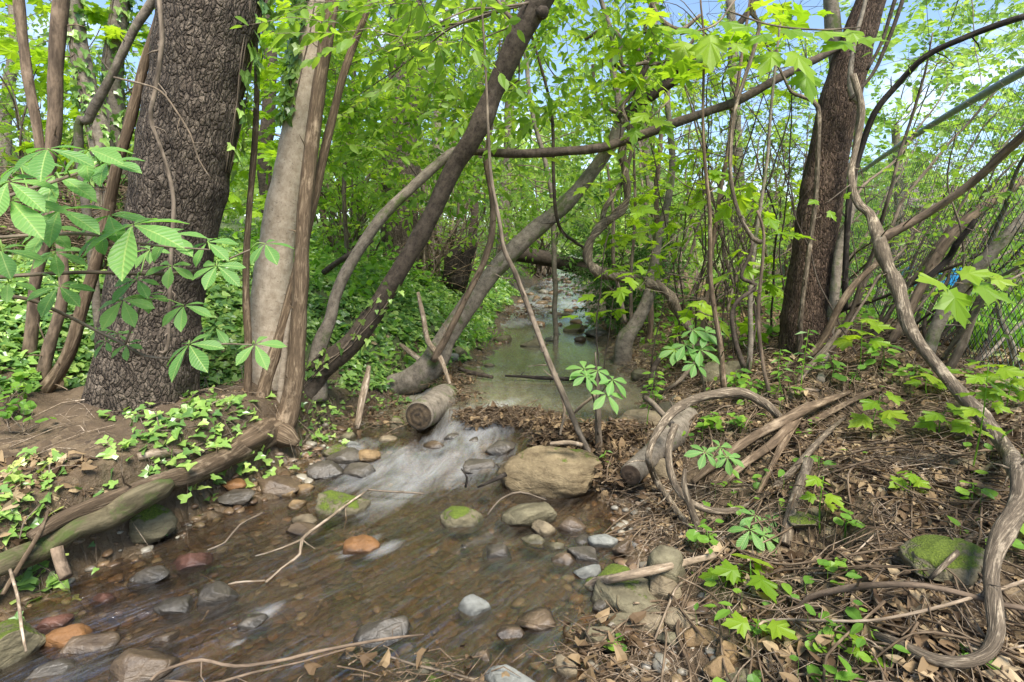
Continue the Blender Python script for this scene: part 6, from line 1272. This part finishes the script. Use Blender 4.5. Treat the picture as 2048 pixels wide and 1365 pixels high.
SD = [
 ('bright maple seedling low in front, right of the mossy lump', 1498, 1190, 70, 'maple', 4, 62), ('small maple seedling left of the bright low one', 1445, 1180, 40, 'maple', 4, 34),
 ('maple seedling at the bottom with broad yellow green leaves', 1512, 1300, 70, 'maple', 3, 56), ('maple seedling in front of the great vine at the bottom', 1740, 1330, 36, 'maple', 4, 38),
 ('round leaved weed cluster under the pale cane at the bottom', 1680, 1290, 30, 'round', 9, 34), ('round leaved weed by the muddy edge at the bottom', 1232, 1305, 26, 'round', 5, 26),
 ('round leaved plant left of the pointed seedling', 1415, 1110, 46, 'round', 5, 34), ('round leaved weed at the bottom middle right', 1640, 1310, 34, 'round', 8, 26), ('wide leaf weed lower right by the great vine', 2025, 1120, 60, 'round', 6, 46),
 ('tall maple seedling at the right edge with tiered leaves', 1940, 960, 240, 'maple', 12, 44), ('leafy maple clump at the right edge before the fence', 2010, 830, 110, 'maple', 14, 52), ('tall narrow leaved weed before the right tree', 1600, 790, 130, 'narrow', 16, 26),
 ('second narrow leaved weed left of the right tree', 1570, 800, 100, 'narrow', 14, 24), ('yellow green herb with small leaves beside the pool rim', 1292, 860, 120, 'ovate', 16, 18), ('pale sprouting herb right of the pool rim herb', 1312, 820, 60, 'ovate', 12, 16),
 ('maple seedling with flat leaves between the old roots', 1640, 1060, 110, 'maple', 5, 34), ('maple seedling right of the old roots', 1740, 880, 90, 'maple', 6, 46), ('maple seedling before the right tree foot', 1720, 745, 110, 'maple', 8, 44),
 ('herb with rounded leaves above the lichen rock', 1475, 790, 50, 'ovate', 14, 28), ('green herb patch plant right of the lichen rock', 1500, 800, 40, 'ovate', 14, 26), ('low herb inside the arching vine', 1420, 870, 40, 'ivy', 9, 26), ('low herb right inside the arching vine', 1475, 865, 36, 'ivy', 8, 24),
 ('single heart leaf near the top of the litter', 1575, 790, 16, 'round', 3, 34), ('single round leaf plant on the litter', 1700, 775, 20, 'round', 2, 38), ('seedling in the middle of the litter slope', 1820, 990, 50, 'maple', 5, 36), ('seedling with drooping leaves on the litter slope', 1880, 880, 60, 'maple', 6, 44),
 ('small seedling above the mossy rock', 1945, 1010, 40, 'round', 4, 36), ('tiny seedling under the looping vine', 1680, 1170, 50, 'round', 5, 26), ('tiny herb by the bank hollow', 1690, 1080, 60, 'round', 5, 26),
 ('small weed beside the boulder debris', 1205, 960, 60, 'narrow', 6, 22), ('sprig at the foot of the right tree', 1660, 760, 50, 'ovate', 10, 26), ('light green sprig right of the right tree foot', 1760, 745, 60, 'ovate', 12, 30), ('herb under the leaning branches by the fence', 1830, 770, 40, 'ovate', 10, 30),
 ('seedling near the far end of the low root', 1860, 800, 60, 'maple', 6, 40), ('sprig at the bottom right corner', 1950, 1340, 40, 'round', 5, 34), ('herb behind the standing stick', 1640, 950, 36, 'round', 5, 26),
]
for s in SD: seedling(*s)
def covers():
    mb = MB(); N = 2600; y = 1.3 + 7 * rng.random(N) ** 1.2; x = xr(y) + .15 + 3.5 * rng.random(N); g = fbm(x * 1.7, y * 1.7, 21, 2); k = (g > .12) & (np.abs(x) < y * 1.05 + .3); x, y = x[k], y[k]; n = len(x)
    h = .02 + .1 * rng.random(n); z = height(x, y); s = .022 + .03 * rng.random(n); p = np.stack([x, y, z + h], -1)
    xd = rng.normal(size=(n, 3)) * [1, 1, .2]; nz = unit(rng.normal(0, .25, (n, 3)) + [0, -.25, 1]); hh = n // 2
    leaves(mb, TRO, p[:hh], xd[:hh], nz[:hh], s[:hh]); leaves(mb, TOV, p[hh:], xd[hh:], nz[hh:], s[hh:] * 1.5)
    b = p.copy(); b[:, 2] = z - .01; thin_tubes(mb, b, (b + p) / 2 + rng.normal(0, .004, p.shape), p, .0011)
    o = mb.build('low_weeds', M['leaf_weed'], smooth=False); tag(o, 'low weeds sprinkled over the right bank', 'weeds', kind='stuff')
    # grass tufts and far bank greenery
    mb = MB(); N = 9000; y = 5 + 16 * rng.random(N) ** 1.3; sd = rng.random(N) < .4; x = np.where(sd, xl(y) - .05 - 2.5 * rng.random(N), xr(y) + .3 + 3.5 * rng.random(N)); k = fbm(x * .9, y * .9, 33, 2) > -.05; x, y = x[k], y[k]; n = len(x)
    leaves(mb, TSI, np.stack([x, y, height(x, y) + .05 + .35 * rng.random(n) ** 2], -1), rng.normal(size=(n, 3)) * [1, 1, .5], unit(rng.normal(0, .4, (n, 3)) + [0, -.3, 1]), .07 + .08 * rng.random(n))
    o = mb.build('bank_undergrowth', M['leaf_weed'], smooth=False); tag(o, 'green undergrowth on the far banks', 'undergrowth', kind='stuff')
    mb = MB(); N = 26000; y = 4 + 22 * rng.random(N) ** 1.6; x = FX0 + (y - FY0) * FD[0] / FD[1] + .1 + (2 + y * .8) * rng.random(N); k = x < y * 1.1 + 1; x, y = x[k], y[k]; n = len(x)
    leaves(mb, T_simple(.10), np.stack([x, y, height(x, y)], -1), rng.normal(0, .4, (n, 3)) + [0, 0, 1], rng.normal(size=(n, 3)), .05 + .07 * rng.random(n) + .004 * y)
    o = mb.build('lawn_grass', M['leaf_weed'], smooth=False); tag(o, 'grass of the lawn beyond the fence', 'grass', kind='stuff')
covers()

# ------------------------------------------------------------ chain link fence
def fence():
    F = lambda t, z=0.0: np.array([FX0 + FD[0] * t, FY0 + FD[1] * t, z])
    e = empty('chain_link_fence', F(0, .45), 'grey chain link fence with a steel top rail running back beyond the right bank', 'fence')
    H = 1.8; zb = lambda t: hz(*F(t)[:2]) 
    gz = [(t, zb(t)) for t in np.linspace(-4, 16, 21)]; ts = np.array([g[0] for g in gz]); zs = np.array([g[1] for g in gz]); zs = np.convolve(np.pad(zs, 2, 'edge'), np.ones(5) / 5, 'valid'); Z = lambda t: float(np.interp(t, ts, zs))
    mb = MB(); tube(mb, [F(t, Z(t) + H) for t in np.linspace(-4, 16, 12)], [.027] * 12, seg=10, step=.5); mb.build('top_rail', M['galv'], e)
    for t in (-3.9, 6.2, 10.4, 16):
        mb = MB(); p = F(t, Z(t) - .1); tube(mb, [p, F(t, Z(t) + H + .03)], [.03, .03], seg=12, step=1); tube(mb, [F(t, Z(t) + H + .03), F(t, Z(t) + H + .07)], [.034, .012], seg=12, step=.02); mb.build('post', M['galv'], e)
    mb = MB(); sp = .075; P0, P2 = [], []
    for t in np.arange(-4 - H, 16, sp):
        for s in (1, -1):
            a, b = (t, t + H) if s > 0 else (t + H, t)
            if min(a, b) < -4 or max(a, b) > 16: continue
            P0.append(F(a, Z(a) + .03) + [.006 * s, 0, 0]); P2.append(F(b, Z(b) + H - .02) + [.006 * s, 0, 0])
    P0, P2 = np.array(P0), np.array(P2); rr_ = .0026
    thin_tubes(mb, P0, (P0 + P2) / 2 + rng.normal(0, .006, P0.shape), P2, rr_, 4); mb.build('wire_mesh', M['wire'], e)
fence()
# ------------------------------------------------------------ leaning shrubs tangled in the fence
def shrub(label, bx, by, bD, n, tx, ty, tD, w, bend=.25, leafn=0, mat='bark_twig', name='leaning_shrub', T=None, lm='leaf_spring', ls=.05, grp='shrubs tangled in the fence', spread=1.0, main=None):
    b0 = P(bx, by, bD); b0[2] = hz(b0[0], b0[1]) - .05; e = empty(name, b0, label, 'shrub', grp); mb = MB(); tips = []
    for i in range(n):
        b = b0 + rng.normal(0, .22 * spread, 3) * [1, 1.3, 0]; t = P(random.uniform(*tx), random.uniform(*ty), random.uniform(*tD))
        mid = (b + t) / 2 + np.array([random.uniform(-.15, .1), random.uniform(-.2, .2), bend * random.uniform(.2, 1) * .6]); r = toW(random.uniform(*w), b) / 2 * .78
        pts, _ = tube(mb, [b, b * .6 + mid * .4 + rng.normal(0, .03, 3), mid, (mid + t) / 2 + rng.normal(0, .04, 3) + [0, 0, .04], t], [r, r * .85, r * .7, r * .5, r * .25], seg=6, step=.1, wob=.05, rnd=random.random())
        tips.append(pts[len(pts) // 3:])
    mb.build('stems', M[mat], e)
    tips = np.concatenate(tips); N = len(tips); q = tips[rng.choice(N, min(N, 160 + 14 * n))]
    mbt, mbl = MB(), MB(); d = unit(rng.normal(size=q.shape) + [.4, 0, .3]); L_ = (.12 + .5 * rng.random(len(q)))[:, None]
    thin_tubes(mbt, q, q + d * L_ * .5 + rng.normal(0, .06, q.shape), q + d * L_ + rng.normal(0, .03, q.shape), .0022, 3); mbt.build('twigs', M[mat], e)
    if leafn:
        k = rng.choice(N, leafn); sprays(mbl, None, tips[k] + rng.normal(0, .08, (leafn, 3)), rng.normal(size=(leafn, 3)) * [1, 1, .4], .22, 6, T or TOV, ls, .2, .4); mbl.build('foliage', M[lm], e, smooth=False)
shrub('thick stemmed shrub leaning right along the fence beside the right tree', 1700, 700, 4.4, 9, (1850, 2150), (60, 330), (3.2, 5), (7, 15), leafn=110)
shrub('dense arching shrub behind the great vine', 1790, 720, 4.2, 9, (1950, 2300), (200, 480), (2.8, 5), (6, 13), leafn=120, mat='bark_dark')
shrub('shrub with grey stems pressed against the fence at the right edge', 1880, 740, 3.9, 8, (2030, 2400), (250, 600), (2.6, 4.4), (6, 18), leafn=120, mat='bark_grey')
shrub('fine stemmed shrub farther along the fence', 1640, 640, 7, 15, (1750, 2050), (250, 480), (5, 8), (4, 9), leafn=150)
shrub('thin arching canes beyond the fence', 1760, 600, 8.5, 14, (1850, 2150), (300, 480), (6, 10), (4, 8), leafn=150, ls=.06)
shrub('web of thin dark vines hanging over the right of the creek', 1440, 720, 4.8, 15, (1180, 1640), (-80, 330), (4.2, 5.6), (2.5, 6), bend=.7, leafn=0, mat='bark_dark', name='vine_tangle', grp='vine webs', spread=2.2)
shrub('web of thin brown canes standing left of the right tree', 1520, 700, 5.2, 12, (1380, 1700), (-50, 360), (4.8, 6.4), (3, 7), bend=.5, leafn=0, mat='bark_dark', name='cane_tangle', grp='vine webs', spread=2.4)
shrub('bushy thicket left of the fence post', 1560, 620, 8, 18, (1500, 1720), (200, 470), (6.5, 9), (4, 10), leafn=160, ls=.06)
shrub('twiggy thicket behind the zigzag vine', 1450, 650, 7, 20, (1330, 1620), (120, 480), (6, 8), (4, 10), leafn=120, grp='thickets on the right bank')
shrub('twiggy thicket behind the sapling pair', 1340, 620, 9, 20, (1230, 1450), (100, 460), (8, 11), (4, 10), leafn=140, grp='thickets on the right bank')
shrub('tangled thicket at the head of the far creek', 1080, 560, 17, 30, (950, 1200), (300, 500), (14, 19), (3, 8), leafn=160, ls=.1, grp='thickets on the right bank')
shrub('bare twiggy bush on the left slope under the thick far trunk', 870, 560, 9, 26, (780, 1000), (250, 470), (8, 10), (4, 10), leafn=90, ls=.07, grp='bushes on the left slope')
shrub('twiggy bush behind the pale trunk on the left slope', 700, 540, 8, 24, (600, 820), (220, 460), (7, 9), (4, 8), leafn=110, ls=.07, grp='bushes on the left slope')
shrub('bush at the left top of the bank behind the brush heap', 120, 470, 6.6, 26, (-60, 320), (120, 380), (5.6, 7.5), (4, 9), leafn=120, ls=.06, grp='bushes on the left slope')
for i, sp in enumerate([[(1850, 770, 3.6, 30), (1862, 690, 3.6, 24), (1900, 600, 3.6, 26), (1960, 530, 3.5, 24), (2048, 440, 3.4, 24), (2120, 380, 3.4, 22)],
   [(1870, 790, 3.4, 14), (1920, 700, 3.4, 16), (1960, 600, 3.4, 15), (2010, 560, 3.3, 14), (2100, 500, 3.3, 14)],
   [(1780, 690, 3.9, 16), (1850, 560, 3.9, 18), (1905, 470, 3.9, 20), (1960, 420, 3.9, 20), (2048, 360, 3.8, 20)],
   [(1852, 560, 3.5, 12), (1895, 520, 3.5, 12), (1912, 490, 3.45, 12), (1950, 440, 3.4, 10)]]):
    wood('leaning_sapling', ['thickest leaning stem by the fence right of the great vine', 'grey stem crossing low at the right edge behind the great vine', 'long straight stem leaning over the fence behind the great vine', 'dark curved stem before the fence mesh'][i], 'shrub', sp, ['bark_grey', 'bark_twig', 'bark_brown', 'bark_black'][i], 'thick stems leaning on the fence', seg=14, rough=.06, wob=.01)

# ------------------------------------------------------------ yard beyond the fence
def box(mb, c, s, rot=0.0):
    x, y, z = s; v = np.array([(a, b, d) for a in (-x/2, x/2) for b in (-y/2, y/2) for d in (0, z)], float)
    r = radians(rot); v = v @ np.array([[cos(r), sin(r), 0], [-sin(r), cos(r), 0], [0, 0, 1]]) + np.array(c)
    mb.add(v, [[[0, 1, 3, 2], [4, 6, 7, 5], [0, 4, 5, 1], [2, 3, 7, 6], [0, 2, 6, 4], [1, 5, 7, 3]]], .5)
def house():
    c = np.array([25.0, 31.0]); z = hz(*c) - .1; e = empty('brick_house', (c[0], c[1], z), 'low pinkish brick house with white trim beyond the lawn', 'house')
    mb = MB(); box(mb, (c[0], c[1], z), (12, 6, 2.5)); mb.build('wall', M['brick'], e)
    mb = MB(); v = np.array([(-6.5, -3.5, 2.5), (6.5, -3.5, 2.5), (6.5, 3.5, 2.5), (-6.5, 3.5, 2.5), (-5, 0, 3.9), (5, 0, 3.9)]) + [c[0], c[1], z]; mb.add(v, [[[0, 1, 5, 4], [2, 3, 4, 5]], [[1, 2, 5], [3, 0, 4]], [[0, 3, 2, 1]]]); mb.build('roof', M['roof'], e, smooth=False)
    for k in (-4, -1.4, 3.2):
        mb = MB(); box(mb, (c[0] + k, c[1] - 3.02, z + .95), (1.2, .06, 1.1)); w_ = mb.build('window', M['white'], e); mb = MB(); box(mb, (c[0] + k, c[1] - 3.06, z + 1.03), (1.0, .04, .94)); g_ = mb.build('pane', M['glass'], w_)
    mb = MB(); box(mb, (c[0] + 1, c[1] - 3.03, z), (.95, .08, 2.05)); mb.build('door', M['white'], e)
house()
def bluebin():
    p = G(1868, 528); p = P(1868, 530, 13.0); z = hz(p[0], p[1]); e = empty('storage_tote', (p[0], p[1], z), 'bright blue plastic tub standing on the lawn behind the fence', 'tub')
    mb = MB(); w0, w1, h = .55, .68, .42; v = []
    for zz, ww in ((0, w0), (h, w1)):
        for a in range(16):
            t = 2 * pi * a / 16; sx = np.sign(cos(t)) * abs(cos(t)) ** .5; sy = np.sign(sin(t)) * abs(sin(t)) ** .5; v.append((p[0] + sx * ww, p[1] + sy * ww * .6, z + zz))
    f = [[a, (a + 1) % 16, 16 + (a + 1) % 16, 16 + a] for a in range(16)]; mb.add(np.array(v), [f]); mb.build('tub_wall', M['blue'], e)
    mb = MB(); v2 = [(q[0], q[1], q[2] + k) for k in (0, .05) for q in [((np.array(x) - p) * [1.06, 1.06, 0] + [p[0], p[1], z + h]) for x in v[16:]]]
    mb.add(np.array(v2), [f, [[16 + i, 16 + (i + 1) % 16, 16 + (i + 2) % 16] for i in ()]]); c_ = len(v2); mb.add(np.array([v2[16 + a] for a in range(16)] + [(p[0], p[1], z + h + .06)]), [[[a, (a + 1) % 16, 16] for a in range(16)]]); mb.build('lid', M['blue'], e)
bluebin()
